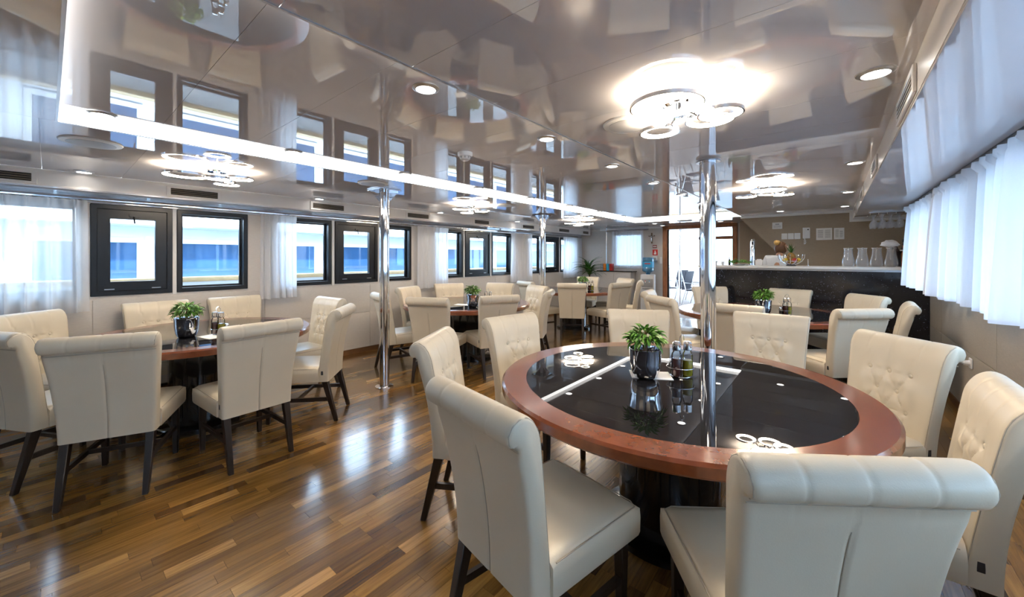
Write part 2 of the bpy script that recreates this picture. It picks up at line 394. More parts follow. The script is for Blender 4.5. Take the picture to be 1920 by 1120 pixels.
def window_unit(n, y0, y1, tilt):
    """frame in the left wall; tilting ones have a heavy inner sash, a catch and two hinges"""
    root = link('window_%d' % n, None, None, (XL, (y0 + y1) / 2, WZ0)); struct(root); root['label'] = 'black framed %s window in the side wall' % ('tilting' if tilt else 'fixed')
    w_, h = (y1 - y0), WZ1 - WZ0
    def ring(name, fw, x0, x1, mat, inset=0., bevel=.004):
        a, b = w_ / 2 - inset, h - inset
        r = MB()
        outer = [(-a, inset), (a, inset), (a, b), (-a, b)]; inner = [(-a + fw, inset + fw), (a - fw, inset + fw), (a - fw, b - fw), (-a + fw, b - fw)]
        vs = [(x, p[0], p[1]) for x in (x0, x1) for p in outer + inner]
        fs = []
        for k in range(4):
            l = (k + 1) % 4
            fs += [(k, l, 4 + l, 4 + k), (8 + k, 12 + k, 12 + l, 8 + l), (k, 8 + k, 8 + l, l), (4 + k, 4 + l, 12 + l, 12 + k)]
        r.add(vs, fs); return r.build(name, mat, root, bevel=bevel, seg=1, smooth=False)
    if tilt:
        ring('frame', .045, -.115, .02, 'black_metal', -.004)
        s = ring('sash', .090, -.06, .005, 'black_metal', .038)
        MB().bb(-.035, -.03, -w_ / 2 + .13, w_ / 2 - .13, .13, h - .13).build('pane', 'window_glass', s, smooth=False)
        c = MB().bb(.005, .02, -.03, .03, h - .105, h - .085).cyl((.015, 0, h - .1), (.03, .006, h - .17), .007, .006, 10).build('catch', 'black_metal', s)
        for k in (-1, 1): MB().bb(.004, .012, k * w_ * .29 - .035, k * w_ * .29 + .035, .052, .062).build('hinge', 'steel_brushed', s, bevel=.002, seg=1)
    else:
        ring('frame', .042, -.115, .02, 'black_metal', -.004)
        ring('inner_frame', .018, -.10, -.07, 'black_metal', .04, bevel=0)
        MB().bb(-.09, -.085, -w_ / 2 + .056, w_ / 2 - .056, .056, h - .056).build('pane', 'window_glass', root, smooth=False)
for n, (a, b, t) in enumerate(WIN): window_unit(n + 1, a, b, t)
# dark valance strip with the curtain track above the windows
val = struct(MB().bb(XL, XL + .03, YF, YB, 1.915, SZ).build('trim_3', 'ceiling_gloss', smooth=False))
r = tag(MB().bb(XL + .035, XL + .075, YF + .02, 9.15, 1.925, 1.962).build('curtain_track', 'dark_chrome', bevel=.006), 'long dark metal curtain track above the row of black windows', 'curtain track')
# pale posts between windows
for y in (.858, 2.541, 5.02, 5.76, 8.325): MB().bb(XL, XL + .012, y - .016, y + .016, WZ0 - .02, 1.915).build('mullion_strip', 'white_trim', wallL, smooth=False)

# right wall: lower part, sill and windows hidden behind the curtains
WR = [(-2.2, -.9), (-.7, .6), (.8, 2.1), (2.3, 3.6), (3.8, 4.6), (4.85, 6.1)]
wallR = holed_wall('wall_right', 'x', XR, .12, YF, 8.0, 0, C, [(a, b, 1.02, 1.93) for a, b in WR], 'wall_greige')
wall_panels(wallR, 'x', XR, -1, [YF, -.9, .8, 2.5, 4.3, 6.1, 6.74], [.07, .59, 1.0], 'wall_greige')
struct(MB().bb(XR - .016, XR, YF, 6.7, 0, .07).build('baseboard_right', 'baseboard_wood', smooth=False))
for i, (a, b) in enumerate(WR):
    root = struct(link('window_%d' % (len(WIN) + 1 + i), None, None, (XR, (a + b) / 2, 1.02))); w_ = b - a
    m = MB(); m.bb(.03, .09, -w_ / 2, w_ / 2, 0, .05).bb(.03, .09, -w_ / 2, w_ / 2, .86, .91).bb(.03, .09, -w_ / 2, -w_ / 2 + .05, .05, .86).bb(.03, .09, w_ / 2 - .05, w_ / 2, .05, .86)
    m.build('frame', 'black_metal', root, smooth=False)
    MB().bb(.058, .062, -w_ / 2 + .05, w_ / 2 - .05, .05, .86).build('pane', 'window_glass', root, smooth=False)
# wall behind the photographer
struct(MB().bb(XL - .1, XR + .1, YF - .1, YF, 0, C).build('wall_front', 'wall_panel', smooth=False))

# end wall with window and glazed door
DX0, DX1 = -3.09, -1.60
wallB = holed_wall('wall_back', 'y', YB, .1, XL, -1.49, 0, C, [(-4.37, -3.62, 1.16, 2.0), (DX0, DX1, 0, 2.1)], 'wall_panel')
for (x0, x1, zb) in ((XL, -4.40, [.07, .66, 1.16, 1.66, C]), (-3.60, DX0 - .03, [.07, .66, 1.16, 1.66, C])): wall_panels(wallB, 'y', YB, -1, [x0, x1], zb)
struct(MB().bb(XL, DX0, YB - .012, YB, 0, .07).build('baseboard_back', 'baseboard_wood', smooth=False))
wd = struct(link('window_%d' % (len(WIN) + len(WR) + 1), None, None, (-3.995, YB, 1.16)))
m = MB(); m.bb(-.375, .375, .02, .08, 0, .04).bb(-.375, .375, .02, .08, .80, .84).bb(-.375, -.335, .02, .08, .04, .80).bb(.335, .375, .02, .08, .04, .80); m.build('frame', 'black_metal', wd, smooth=False)
MB().bb(-.335, .335, .048, .052, .04, .8).build('pane', 'window_glass', wd, smooth=False)
struct(MB().bb(-4.75, DX0 - .05, YB - .05, YB - .0095, C - .035, C).build('trim_4', 'white_trim', smooth=False))
tag(MB().cyl((-4.55, YB - .07, 2.085), (-3.45, YB - .07, 2.085), .018, n=12).build('curtain_rod', 'dark_chrome'), 'dark curtain rod on the end wall above the white curtain', 'curtain rod')
# door
door = struct(link('door_1', None, None, ((DX0 + DX1) / 2, YB, 0))); hw = (DX1 - DX0) / 2
for nm, x0, x1, z0, z1 in (('jamb', -hw - .035, -hw + .06, 0, 2.1), ('jamb', hw - .06, hw + .035, 0, 2.1), ('lintel', -hw - .035, hw + .035, 2.06, C)):
    MB().bb(x0, x1, -.03, .12, z0, z1).build(nm, 'door_wood', door, bevel=.006, seg=1, smooth=False)
for x in (-hw + .06, .02):
    leaf = MB().bb(x, x + .035, .03, .07, 0, 2.06).build('stile', 'black_metal', door, smooth=False)
MB().bb(.055, hw - .06, .048, .052, .05, 2.02).build('pane', 'window_glass', door, smooth=False)
MB().bb(.05, hw - .06, .03, .07, 0, .05).build('bottom_rail', 'black_metal', door, smooth=False)
MB().bb(.0, hw - .06, .04, .08, 1.80, 1.87).build('cross_rail', 'door_wood', door, smooth=False)

# bar end of the room: wall with a slanted lower edge (stairs behind), recessed darker wall behind it
BW = 7.95
o = struct(MB().extrude_poly([(-1.27, C), (-1.27, 2.09), (.62, 0), (XR, 0), (XR, C)], 'y', BW, BW + .06).build('wall_bar', 'wall_taupe', smooth=False))
MB().extrude_poly([(-1.27 + .02, C - .04), (-.895, 1.668), (XR - .005, 1.668), (XR - .005, C - .04)], 'y', BW - .005, BW).build('wall_panel', 'wall_taupe', o, smooth=False)
MB().extrude_poly([(-.887, 1.658), (.60, .02), (XR - .005, .02), (XR - .005, 1.658)], 'y', BW - .005, BW).build('wall_panel', 'wall_taupe', o, smooth=False)
o2 = struct(MB().bb(-1.49, XR, 9.20, 9.28, 0, C).build('wall_stairs', 'wall_taupe', smooth=False))
MB().bb(-1.485, XR - .01, 9.195, 9.20, 1.70, C - .04).build('wall_panel', 'wall_taupe', o2, smooth=False)
MB().bb(-1.485, XR - .01, 9.195, 9.20, .02, 1.69).build('wall_panel', 'wall_taupe', o2, smooth=False)
struct(MB().extrude_poly([(-1.27, 2.09), (.62, 0), (.70, .02), (-1.27, 2.13)], 'y', BW + .06, 9.19).build('stair_underside', 'wall_taupe', smooth=False))
struct(MB().bb(-1.49, -1.43, 9.28, YB, 0, C).build('wall_return', 'wall_taupe', smooth=False))
struct(MB().bb(XR, XR + .1, 8.0, 9.3, 0, C).build('wall_aft', 'wall_taupe', smooth=False))
struct(MB().bb(-1.27, SR, BW - .03, BW - .006, C - .04, C).build('trim_5', 'white_trim', smooth=False))
struct(MB().bb(SR - .04, SR - .0, BW - .035, BW - .006, SZ - .035, C - .04).build('trim_6', 'white_trim', smooth=False))
struct(MB().bb(SR - .0, XR, BW - .03, BW - .006, SZ - .035, SZ).build('trim_7', 'white_trim', smooth=False))

# ---------------------------------------------------------------- pillars
def pillar(x, y, label, plate=True):
    t = thing('steel_pillar', label, 'pillar', (x, y, 0), 0, 'polished pillars of the saloon')
    MB().cyl((0, 0, .012), (0, 0, C - .012), .052, n=32).build('pole', 'chrome', t)
    MB().lathe([(0, 0), (.095, 0), (.095, .008), (.06, .014), (0, .014)], 32).build('floor_flange', 'chrome', t, angle=25)
    if not plate:
        MB().band([(.053, C - .022), (.082, C - .022), (.082, C - .012), (.053, C - .012)], 32).build('ceiling_collar', 'dark_chrome', t); return
    MB().bb(-.13, .13, -.13, .13, C - .014, C - .001).build('ceiling_plate', 'dark_chrome', t, bevel=.003, seg=1)
    for k in range(4):
        a = PI / 4 + k * PI / 2 + .35; d = Vector((math.cos(a), math.sin(a), 0)); n = Vector((-d.y, d.x, 0)) * .004
        q = [d * .05 + Vector((0, 0, C - .014)), d * .15 + Vector((0, 0, C - .014)), d * .05 + Vector((0, 0, C - .13))]
        MB().add([p + n for p in q] + [p - n for p in q], [(0, 1, 2), (5, 4, 3), (0, 3, 4, 1), (1, 4, 5, 2), (2, 5, 3, 0)]).build('gusset', 'dark_chrome', t, smooth=False)
pillar(-3.75, 2.34, 'polished steel pillar beside the left-hand table by the windows')
pillar(-.72, 3.17, 'thick polished steel pillar just behind the nearest table', False)
pillar(-3.86, 5.46, 'thin-looking polished steel pillar farthest down the window side')

# ---------------------------------------------------------------- ventilation grilles
def vent(side, y0, y1, label):
    x = SL if side < 0 else SR
    t = thing('air_vent', label, 'vent', (x, (y0 + y1) / 2, 2.057), 0 if side < 0 else PI, 'grilles in the %s soffit' % ('window side' if side < 0 else 'curtain side'))
    w_ = (y1 - y0) / 2; h = .052
    MB().bb(.0005, .004, -w_ + .02, w_ - .02, -h + .015, h - .015).build('backing', 'vent_dark', t, smooth=False)
    m = MB()
    vs = [(xx, sy * a, sz * b) for xx in (.001, .012) for a, b in ((w_, h), (w_ - .03, h - .02)) for sy, sz in ((-1, -1), (1, -1), (1, 1), (-1, 1))]
    fs = []
    for k in range(4):
        l = (k + 1) % 4; fs += [(k, l, 4 + l, 4 + k), (8 + k, 12 + k, 12 + l, 8 + l), (k, 8 + k, 8 + l, l), (4 + k, 4 + l, 12 + l, 12 + k)]
    m.add(vs, fs).build('frame', 'soffit_matte', t, bevel=.002, seg=1, smooth=False)
    for k in range(3): MB().box((.007, 0, -.018 + k * .018), (.010, 2 * w_ - .062, .004), rot=(0, .5, 0)).build('slat', 'vent_slat', t, smooth=False)
place = ['at the left edge of the picture', 'above the first black windows', 'between the first chandelier and the nearest window pillar', 'just right of the nearest window pillar', 'beside the second window-side chandelier', 'left of the farthest window-side pillar', 'beside the farthest window-side chandelier', 'at the far end near the corner']
for (a, b), p in zip([(-.50, -.055), (.75, 1.19), (2.11, 2.57), (3.52, 3.98), (4.97, 5.41), (6.39, 6.85), (7.80, 8.32), (8.95, 9.3)], place): vent(-1, a, b, 'white air grille in the window-side soffit ' + p)
for (a, b), p in zip([(2.02, 2.52), (3.62, 4.05), (5.15, 5.58), (6.65, 7.05)], ['nearest the camera', 'second from the camera', 'third from the camera', 'nearest the bar wall']): vent(1, a, b, 'slatted air grille in the curtain-side soffit, ' + p)

# ---------------------------------------------------------------- ceiling fittings
dl_trim = MB().band([(.045, 0), (.062, 0), (.062, -.004), (.050, -.010), (.045, -.010)], 28).mesh('trim_ring', 'steel_brushed')
dl_lens = MB().lathe([(0, -.006), (.046, -.006), (.046, -.001), (0, -.001)], 28).mesh('lens', 'downlight_glow')
spot_d = bpy.data.lights.new('downlight_lamp', 'SPOT'); spot_d.energy = DOWNLIGHT_W; spot_d.spot_size = math.radians(110); spot_d.spot_blend = .6; spot_d.color = (1, .93, .83); spot_d.shadow_soft_size = .045
def downlight(x, y, z, label):
    t = thing('downlight', label, 'ceiling light', (x, y, z), 0, 'recessed ceiling spots')
    link('trim_ring', dl_trim, t); link('lens', dl_lens, t); link('bulb_light', spot_d, t, (0, 0, -.02))
ordn = ['first', 'second', 'third', 'fourth', 'fifth', 'sixth', 'seventh', 'eighth']
for k in range(8): downlight(-3.07, .19 + .97 * k, TZ, 'round recessed spot beside the long light strip, %s from the camera' % ordn[k])
for k in range(7): downlight(-1.45, 1.12 + .98 * k, TZ, 'round recessed spot along the dark edge of the raised ceiling, %s from the camera' % ordn[k])
for k, y in enumerate((2.1, 3.98, 5.7, 7.25)): downlight(.13, y, C, 'round recessed spot close to the curtain-side soffit, %s from the camera' % ordn[k])
for k, y in enumerate((.2, 2.17, 4.1, 6.1)): downlight(-4.93, y, C, 'round recessed spot close to the window-side soffit, %s from the left' % ordn[k])
for x, y, p in ((-.64, 7.4, 'over the bar, left of the framed papers'), (-2.95, 8.35, 'beyond the light strip, left of the doorway'), (-3.0, 9.0, 'directly above the left door jamb'), (-1.75, 8.7, 'right of the doorway by the slanted wall')): downlight(x, y, C, 'small round recessed spot ' + p)
sp_body = MB().lathe([(0, -.012), (.11, -.012), (.125, -.010), (.14, -.008), (.145, -.001), (0, -.001)], 40).mesh('housing', 'white_trim')
sp_grille = MB().lathe([(0, -.017), (.06, -.0165), (.112, -.013), (.112, -.011), (0, -.011)], 40).mesh('grille', 'grey_plastic')
for x, y, p in ((-3.64, .18, 'beside the near corner of the light strip'), (-.86, 2.05, 'beside the nearest chandelier'), (-2.28, 8.14, 'in front of the doorway past the light strip'), (-3.52, 4.12, 'right of the second window-side chandelier'), (-3.50, 2.06, 'in front of the nearest window-side pillar')):
    t = thing('ceiling_speaker', 'round flat ceiling speaker ' + p, 'speaker', (x, y, C), 0, 'ceiling speakers'); link('housing', sp_body, t); link('grille', sp_grille, t)
t = thing('smoke_detector', 'white smoke detector on the raised ceiling', 'smoke detector', (-2.12, 2.0, TZ))
MB().lathe([(0, -.03), (.05, -.03), (.056, -.02), (.056, 0), (0, 0)], 28).build('base', 'white_plastic', t)
MB().lathe([(0, -.062), (.022, -.06), (.036, -.05), (.038, -.03), (0, -.03)], 28).build('dome', 'white_plastic', t)
for k in range(8):
    a = k * PI / 4; MB().box((.038 * math.cos(a), .038 * math.sin(a), -.038), (.006, .010, .014), rot=(0, 0, a)).build('rib', 'grey_plastic', t, smooth=False)

# ---------------------------------------------------------------- chandeliers: lit rings on chrome arms round a hub
def make_chandelier():
    t = thing('ring_chandelier', '', 'chandelier', (0, 0, C), 0, 'ring chandeliers above the tables')
    MB().lathe([(0, -.018), (.07, -.018), (.08, -.010), (.08, -.001), (0, -.001)], 32).build('canopy', 'chrome', t)
    hub = MB().cyl((0, 0, -.018), (0, 0, -.062), .024, n=20).build('hub', 'chrome', t)
    for k in range(10):
        a = 2 * PI * k / 10; MB().cyl((.028 * math.cos(a), .028 * math.sin(a), -.03), (.028 * math.cos(a), .028 * math.sin(a), -.078), .0045, n=8).build('crystal_pin', 'clear_glass', hub)
    for (x, y, r, z) in ((-.01, -.200, .150, -.066), (-.125, .100, .095, -.082), (.105, .125, .108, -.058), (.175, -.035, .090, -.092)):
        MB().band([(r - .003, .006), (r + .003, .006), (r + .003, -.010), (r - .003, -.010)], 56, (x, y, z)).build('ring_rim', 'chrome', t)
        MB().band([(r - .004, .004), (r - .004, -.008), (r - .028, -.004), (r - .028, .003)], 56, (x, y, z)).build('lit_ring', 'ring_glow', t)
        d = Vector((x, y, 0)).normalized(); e = Vector((x, y, z)) - d * (r - .01)
        MB().tube([(d.x * .02, d.y * .02, -.05), (e.x * .55, e.y * .55, -.056), (e.x, e.y, z)], .006, 8).build('arm', 'chrome', t)
    return t
ch = make_chandelier(); chk = tree(ch)
CH = [((-.56, 1.93), .05, 'large lit ring chandelier directly above the nearest table'), ((-4.0, .914), .0, 'lit ring chandelier above the table at the left, under the light strip'), ((-3.92, 3.82), .3, 'lit ring chandelier above the second window-side table'), ((-3.84, 6.7), -.2, 'small-looking lit ring chandelier above the farthest window-side table'), ((-.56, 4.72), .4, 'lit ring chandelier above the table in front of the bar')]
for i, (p, rz, lb) in enumerate(CH):
    if i == 0: ch.location = (*p, C); ch.rotation_euler = (0, 0, rz); ch['label'] = lb
    else: dup(ch, chk, (*p, C), rz, lb)

# ---------------------------------------------------------------- dining chair
ROWS = [(.770, (-.105, 0, .105)), (.672, (-.0525, .0525)), (.575, (-.105, 0, .105))]
def chair_profile():
    front = [(-.165 - .075 * ((z - .36) / .5) ** 1.15, z) for z in [.36 + .5 * i / 58 for i in range(59)]]
    a0 = front[-1]; pr = list(front)
    ctrl = [a0, (-.252, .900), (-.278, .940), (-.315, .960), (-.352, .948), (-.372, .915), (-.362, .880), (-.333, .862)]
    def cr(p0, p1, p2, p3, t): return tuple(.5 * ((2 * p1[k]) + (-p0[k] + p2[k]) * t + (2 * p0[k] - 5 * p1[k] + 4 * p2[k] - p3[k]) * t * t + (-p0[k] + 3 * p1[k] - 3 * p2[k] + p3[k]) * t ** 3) for k in (0, 1))
    ext = [front[-4]] + ctrl + [(-.30, .80)]
    for i in range(1, len(ext) - 2):
        for k in range(1, 5): pr.append(cr(ext[i - 1], ext[i], ext[i + 1], ext[i + 2], k / 4))
    n_roll = len(pr)
    for i in range(1, 15):
        f = i / 14; z = .862 + (.345 - .862) * f; pr.append((-.333 + .078 * (1 - (1 - f) ** 2.0), z))
    return front, pr, n_roll
def chair_half_width(z): return .212 + .040 * max(0, (z - .345) / .615) ** 1.3
def seg_dist(px, pz, a, b):
    ax, az = a; bx, bz = b; L = (bx - ax) ** 2 + (bz - az) ** 2; t = max(0, min(1, ((px - ax) * (bx - ax) + (pz - az) * (bz - az)) / L))
    return math.hypot(px - ax - t * (bx - ax), pz - az - t * (bz - az))
PLEATS = []
for (z1, r1), (z2, r2) in zip(ROWS, ROWS[1:]):
    for x1 in r1:
        for x2 in r2:
            if abs(x1 - x2) < .08: PLEATS.append(((x1, z1), (x2, z2)))
for z, r in (ROWS[0], ROWS[2]): PLEATS += [((a, z), (b, z)) for a, b in zip(r, r[1:])]
PLEATS += [((x, .575), (x, .47)) for x in (-.105, 0, .105)]
def tuft(x, z):
    d = 0
    inz = 1 / (1 + math.exp(-(z - .50) / .012)) / (1 + math.exp((z - .80) / .012)); inx = 1 / (1 + math.exp((abs(x) - .135) / .010))
    d += .012 * inz * inx
    dm = 0
    for rz, r in ROWS:
        for bx in r:
            q = ((x - bx) ** 2 + (z - rz) ** 2); dm = max(dm, .026 * math.exp(-q / .020 ** 2), .015 * math.exp(-q / .045 ** 2))
    pl = max((.0135 * math.exp(-(seg_dist(x, z, a, b) / .0085) ** 2) for a, b in PLEATS))
    if z > .77:
        for bx in ROWS[0][1]: pl = max(pl, (.0034 + .010 * max(0, 1 - (z - .77) / .06)) * math.exp(-((x - bx * (1 + .25 * (z - .77) / .19)) / .0065) ** 2))
    return d - max(dm, pl)
def make_backrest():
    front, pr, n_roll = chair_profile(); NU = 76; NP = len(pr); m = MB(); rows = []
    for j, (y, z) in enumerate(pr):
        a = pr[max(0, j - 1)]; b = pr[min(NP - 1, j + 1)]; ty, tz = b[0] - a[0], b[1] - a[1]; L = math.hypot(ty, tz)
        ny, nz = tz / L, -ty / L                       # outward normal: front faces +y
        row = []
        for i in range(NU + 1):
            s = -1 + 2 * i / NU; s = math.copysign(abs(s) ** .92, s); hw_ = chair_half_width(z); x = s * hw_
            e = max(0, (abs(s) - .90) / .10); off = -.013 * (1 - math.sqrt(max(0, 1 - e * e)))
            if j < len(front): off += tuft(x, z)
            elif j < n_roll:
                for bx in ROWS[0][1]: off -= .0030 * math.exp(-((x - bx * 1.25) / .0055) ** 2)
                if j > n_roll - 3: off -= .006
            else:
                off -= .0055 * math.exp(-(x / .005) ** 2) * min(1, (j - n_roll) / 2)
            row.append((x, y + ny * off, z + nz * off))
        rows.append(row)
    rows.append([(x, -.17, .345) for x, _, _ in rows[-1]])
    NP += 1
    vs = [p for r in rows for p in r]; W1 = NU + 1
    fs = [(j * W1 + i, j * W1 + i + 1, ((j + 1) % NP) * W1 + i + 1, ((j + 1) % NP) * W1 + i) for j in range(NP) for i in range(NU)]
    fs += [tuple(j * W1 for j in range(NP))[::-1], tuple(j * W1 + NU for j in range(NP))]
    m.add(vs, fs); return m, pr
def make_chair():
    t = thing('dining_chair', '', 'chair', (0, 0, 0), 0, 'cream leather dining chairs')
    bm_, pr = make_backrest(); back = bm_.build('backrest', 'leather', t, angle=50)
    btn = MB().ball((0, 0, 0), (.0105, .006, .0105), 12, 8).mesh('button', 'leather')
    front, _, n_roll = chair_profile()
    for z, r in ROWS:
        y = -.165 - .075 * ((z - .36) / .5) ** 1.15
        for x in r: link('button', btn, back, (x, y - .0100, z))
    for sgn in (-1, 1):
        pts = [(sgn * (chair_half_width(z) * .988), y, z) for y, z in pr[3:n_roll:3]]
        ins = []
        for k in range(len(pts)):
            q0, q1 = pts[max(0, k - 1)], pts[min(len(pts) - 1, k + 1)]; ty, tz = q1[1] - q0[1], q1[2] - q0[2]; L = math.hypot(ty, tz)
            ins.append((pts[k][0] * .985, pts[k][1] - .0050 * tz / L, pts[k][2] + .0050 * ty / L))
        MB().tube(ins, .0024, 6).build('piping', 'leather_seam', back)
    yb, zb = pr[n_roll - 1]
    MB().tube([(-.238, yb + .004, zb - .004), (0, yb + .004, zb - .004), (.238, yb + .004, zb - .004)], .0022, 6).build('roll_seam', 'leather_seam', back)
    MB().tube([(0, y + .0032, z) for y, z in pr[n_roll + 1:]], .0016, 6).build('centre_seam', 'leather_seam', back)
    MB().box((-.2125, -.205, .42), (.006, .018, .034)).build('maker_tag', 'felt_tag', back, bevel=.001, seg=1)
    # seat: upholstered box, domed top, rounded edges
    def seat_pt(u, v):
        return 0
    NX = 14; NY = 14; m = MB(); x0, x1, y0, y1 = -.228, .228, -.175, .285; zt, zb_ = .470, .345
    def sx(y): return 1 - .03 * (1 - (y - y0) / (y1 - y0))
    top = []
    def rnd(f): e = max(0, (abs(f) - .82) / .18); return 1 - math.sqrt(max(0, 1 - e * e))
    for j in range(NY + 1):
        for i in range(NX + 1):
            fx = -1 + 2 * i / NX; fy = -1 + 2 * j / NY
            fx = math.copysign(abs(fx) ** .8, fx); fy = math.copysign(abs(fy) ** .8, fy)
            x = fx * x1; y = (y0 + y1) / 2 + fy * (y1 - y0) / 2
            z = zt + .018 * (1 - fx * fx) * (1 - fy * fy) - .022 * max(rnd(fx), rnd(fy) if fy > 0 else 0)
            top.append((x * sx(y), y, z))
    W1 = NX + 1; vs = list(top); fs = [(j * W1 + i, j * W1 + i + 1, (j + 1) * W1 + i + 1, (j + 1) * W1 + i) for j in range(NY) for i in range(NX)]
    loop = [i for i in range(NX + 1)] + [(j + 1) * W1 + NX for j in range(NY)] + [NY * W1 + i for i in range(NX - 1, -1, -1)] + [j * W1 for j in range(NY - 1, 0, -1)]
    prev = loop
    for zz, k in ((.415, 1.008), (.36, 1.004), (zb_, .985)):
        o = len(vs); vs += [(top[i][0] * k, (top[i][1] - .055) * k + .055, zz) for i in loop]; cur = list(range(o, o + len(loop)))
        fs += [(prev[i], prev[(i + 1) % len(loop)], cur[(i + 1) % len(loop)], cur[i]) for i in range(len(loop))]; prev = cur
    fs.append(tuple(prev[::-1])); m.add(vs, fs)
    seat = m.build('seat', 'leather', t, angle=55)
    pts = [(sg * .2205 * (1 if k else 1), y, .4585) for sg, k in ((-1, 0),) for y in (-.16, .0, .20, .262)] + [(-.19, .2805, .4585), (.0, .283, .4585), (.19, .2805, .4585)] + [(.2205, y, .4585) for y in (.262, .20, .0, -.16)]
    MB().tube(pts, .0022, 6).build('welt', 'leather_seam', seat)
    for sg in (-1, 1):
        x = sg * .185
        MB().prism4([(x - .014, .215, 0), (x + .014, .215, 0), (x + .014, .243, 0), (x - .014, .243, 0)], [(x - .021, .205, .352), (x + .021, .205, .352), (x + .021, .247, .352), (x - .021, .247, .352)]).build('leg', 'dark_wood', t, bevel=.003, seg=1)
        MB().prism4([(x - .014, -.325, 0), (x + .014, -.325, 0), (x + .014, -.295, 0), (x - .014, -.295, 0)], [(x - .021, -.245, .352), (x + .021, -.245, .352), (x + .021, -.195, .352), (x - .021, -.195, .352)]).build('leg', 'dark_wood', t, bevel=.003, seg=1)
        MB().prism4([(x - .009, -.27, .175), (x + .009, -.27, .175), (x + .009, .225, .175), (x - .009, .225, .175)], [(x - .009, -.26, .205), (x + .009, -.26, .205), (x + .009, .222, .205), (x - .009, .222, .205)]).build('stretcher', 'dark_wood', t, smooth=False)
    MB().bb(-.176, .176, -.01, .01, .178, .202).build('stretcher', 'dark_wood', t, smooth=False)
    return t
chair = make_chair(); chair_kids = tree(chair); chair_used = [False]
def put_chair(topxy, centre, label, group, turn=0., face=None):
    """topxy is where the rolled top stands; the chair faces the table centre"""
    d = Vector((centre[0] - topxy[0], centre[1] - topxy[1])); rz = (math.atan2(d.y, d.x) if face is None else face) - PI / 2 + turn
    f = Vector((-math.sin(rz), math.cos(rz))); p = Vector(topxy) + f * .315
    loc = (p.x, p.y, 0)
    if not chair_used[0]:
        chair_used[0] = True; chair.location = loc; chair.rotation_euler = (0, 0, rz); chair['label'] = label; chair['group'] = group
    else: dup(chair, chair_kids, loc, rz, label, group)

# ---------------------------------------------------------------- round tables
def make_table():
    t = thing('round_table', '', 'table', (0, 0, 0), 0, 'round dining tables')
    R = .88; ri = .752
    MB().band([(ri, .758), (R - .012, .760), (R, .750), (R, .716), (R - .006, .708), (ri - .02, .708), (ri - .02, .744), (ri, .744)], 96).build('wood_rim', 'mahogany', t, angle=25)
    MB().lathe([(0, .746), (ri - .0005, .746), (ri - .0005, .7580), (0, .7580)], 96).build('glass_top', 'black_glass', t, angle=5)
    MB().lathe([(0, .70), (ri + .04, .70), (ri + .04, .708), (0, .708)], 64).build('underframe', 'black_lacquer', t)
    MB().lathe([(0, .04), (.25, .04), (.25, .70), (0, .70)], 48).build('pedestal', 'black_lacquer', t)
    MB().lathe([(0, 0), (.34, 0), (.34, .03), (.32, .04), (0, .04)], 48).build('base_plate', 'black_lacquer', t)
    return t
table = make_table(); tk = tree(table)
TABLES = [((-.67, 2.10), 'large round table in the foreground with black glass top and mahogany rim'), ((-4.18, .86), 'round glass-topped table at the left beside the first windows'), ((-3.98, 3.80), 'round glass-topped table behind the nearest window-side pillar'), ((-4.0, 6.75), 'round glass-topped table farthest away, near the water cooler'), ((-.68, 5.40), 'round glass-topped table in front of the granite bar')]
for i, (p, lb) in enumerate(TABLES):
    if i == 0: table.location = (*p, 0); table['label'] = lb
    else:
        o = dup(table, tk, (*p, 0), .7 * i, lb)
        if i == 1: o.scale = (.93, .93, 1)
def pol(c, ang, r): a = math.radians(ang); return (c[0] + r * math.cos(a), c[1] + r * math.sin(a))
T1, T2, T3, T4, T5 = [t[0] for t in TABLES]
g1 = 'chairs round the foreground table'
for p, lb in (((.035, 1.14), 'cream leather chair at bottom right of the foreground, its rolled back to the camera'), ((-.90, .89), 'cream chair at bottom centre, turned back with long dark centre seam'),
              ((-1.78, 1.44), 'cream chair left of the foreground table, second in from its corner chair'), ((-1.90, 2.27), 'cream buttoned chair at the far left of the foreground table'),
              ((-1.27, 3.19), 'cream chair facing the camera directly behind the green plant of the foreground table'), ((-.38, 3.62), 'cream buttoned chair just right of the thick pillar'),
              ((.30, 3.05), 'cream deep-buttoned chair right of the foreground table by the wall socket'), ((.47, 2.10), 'cream chair cut by the right edge of the picture')): put_chair(p, T1, lb, g1, face=-PI / 2 if 'thick pillar' in lb else None)
g2 = 'chairs round the left table'
for p, lb in (((-4.96, -.12), 'cream buttoned chair at far left below the sheer curtain'), ((-3.87, -.22), 'cream chair cut by the left edge with a small dark tag'), ((-3.20, .20), 'cream chair showing its back, left one of two at the left table'),
              ((-2.99, .94), 'cream chair showing its back, right one of two at the left table'), ((-5.22, .70), 'cream chair against the wall left of the left plant'), ((-5.22, 1.36), 'cream chair against the wall right of the left plant'),
              ((-4.28, 2.0), 'cream buttoned chair at the right end of the left table'), ((-3.41, 1.71), 'cream chair seen from the side, right of the left table, left of the pillar')): put_chair(p, T2, lb, g2, face=0 if 'against the wall' in lb else None, turn=-.22 if 'below the sheer' in lb else .18 if 'left one of two' in lb else (.22) if 'cut by the left' in lb else 0)
g3 = 'chairs round the second window-side table'
for p, lb in (((-4.31, 2.62), 'cream chair standing right behind the nearest window-side pillar'), ((-4.94, 3.48), 'cream buttoned chair right of the pillar, facing right'), ((-3.44, 2.68), 'cream chair with its back to the camera right of the pillar'),
              ((-5.02, 4.36), 'cream buttoned chair against the wall below the second curtain'), ((-4.42, 5.0), 'cream chair against the wall right of the second window-side plant'), ((-2.98, 3.36), 'cream chair with its back to the camera, right side of the second window-side table'),
              ((-3.58, 4.95), 'cream buttoned chair at the right end of the second window-side table'), ((-2.95, 4.34), 'cream chair seen from behind beside the farthest window-side pillar')): put_chair(p, T3, lb, g3)
g4 = 'chairs round the farthest window-side table'
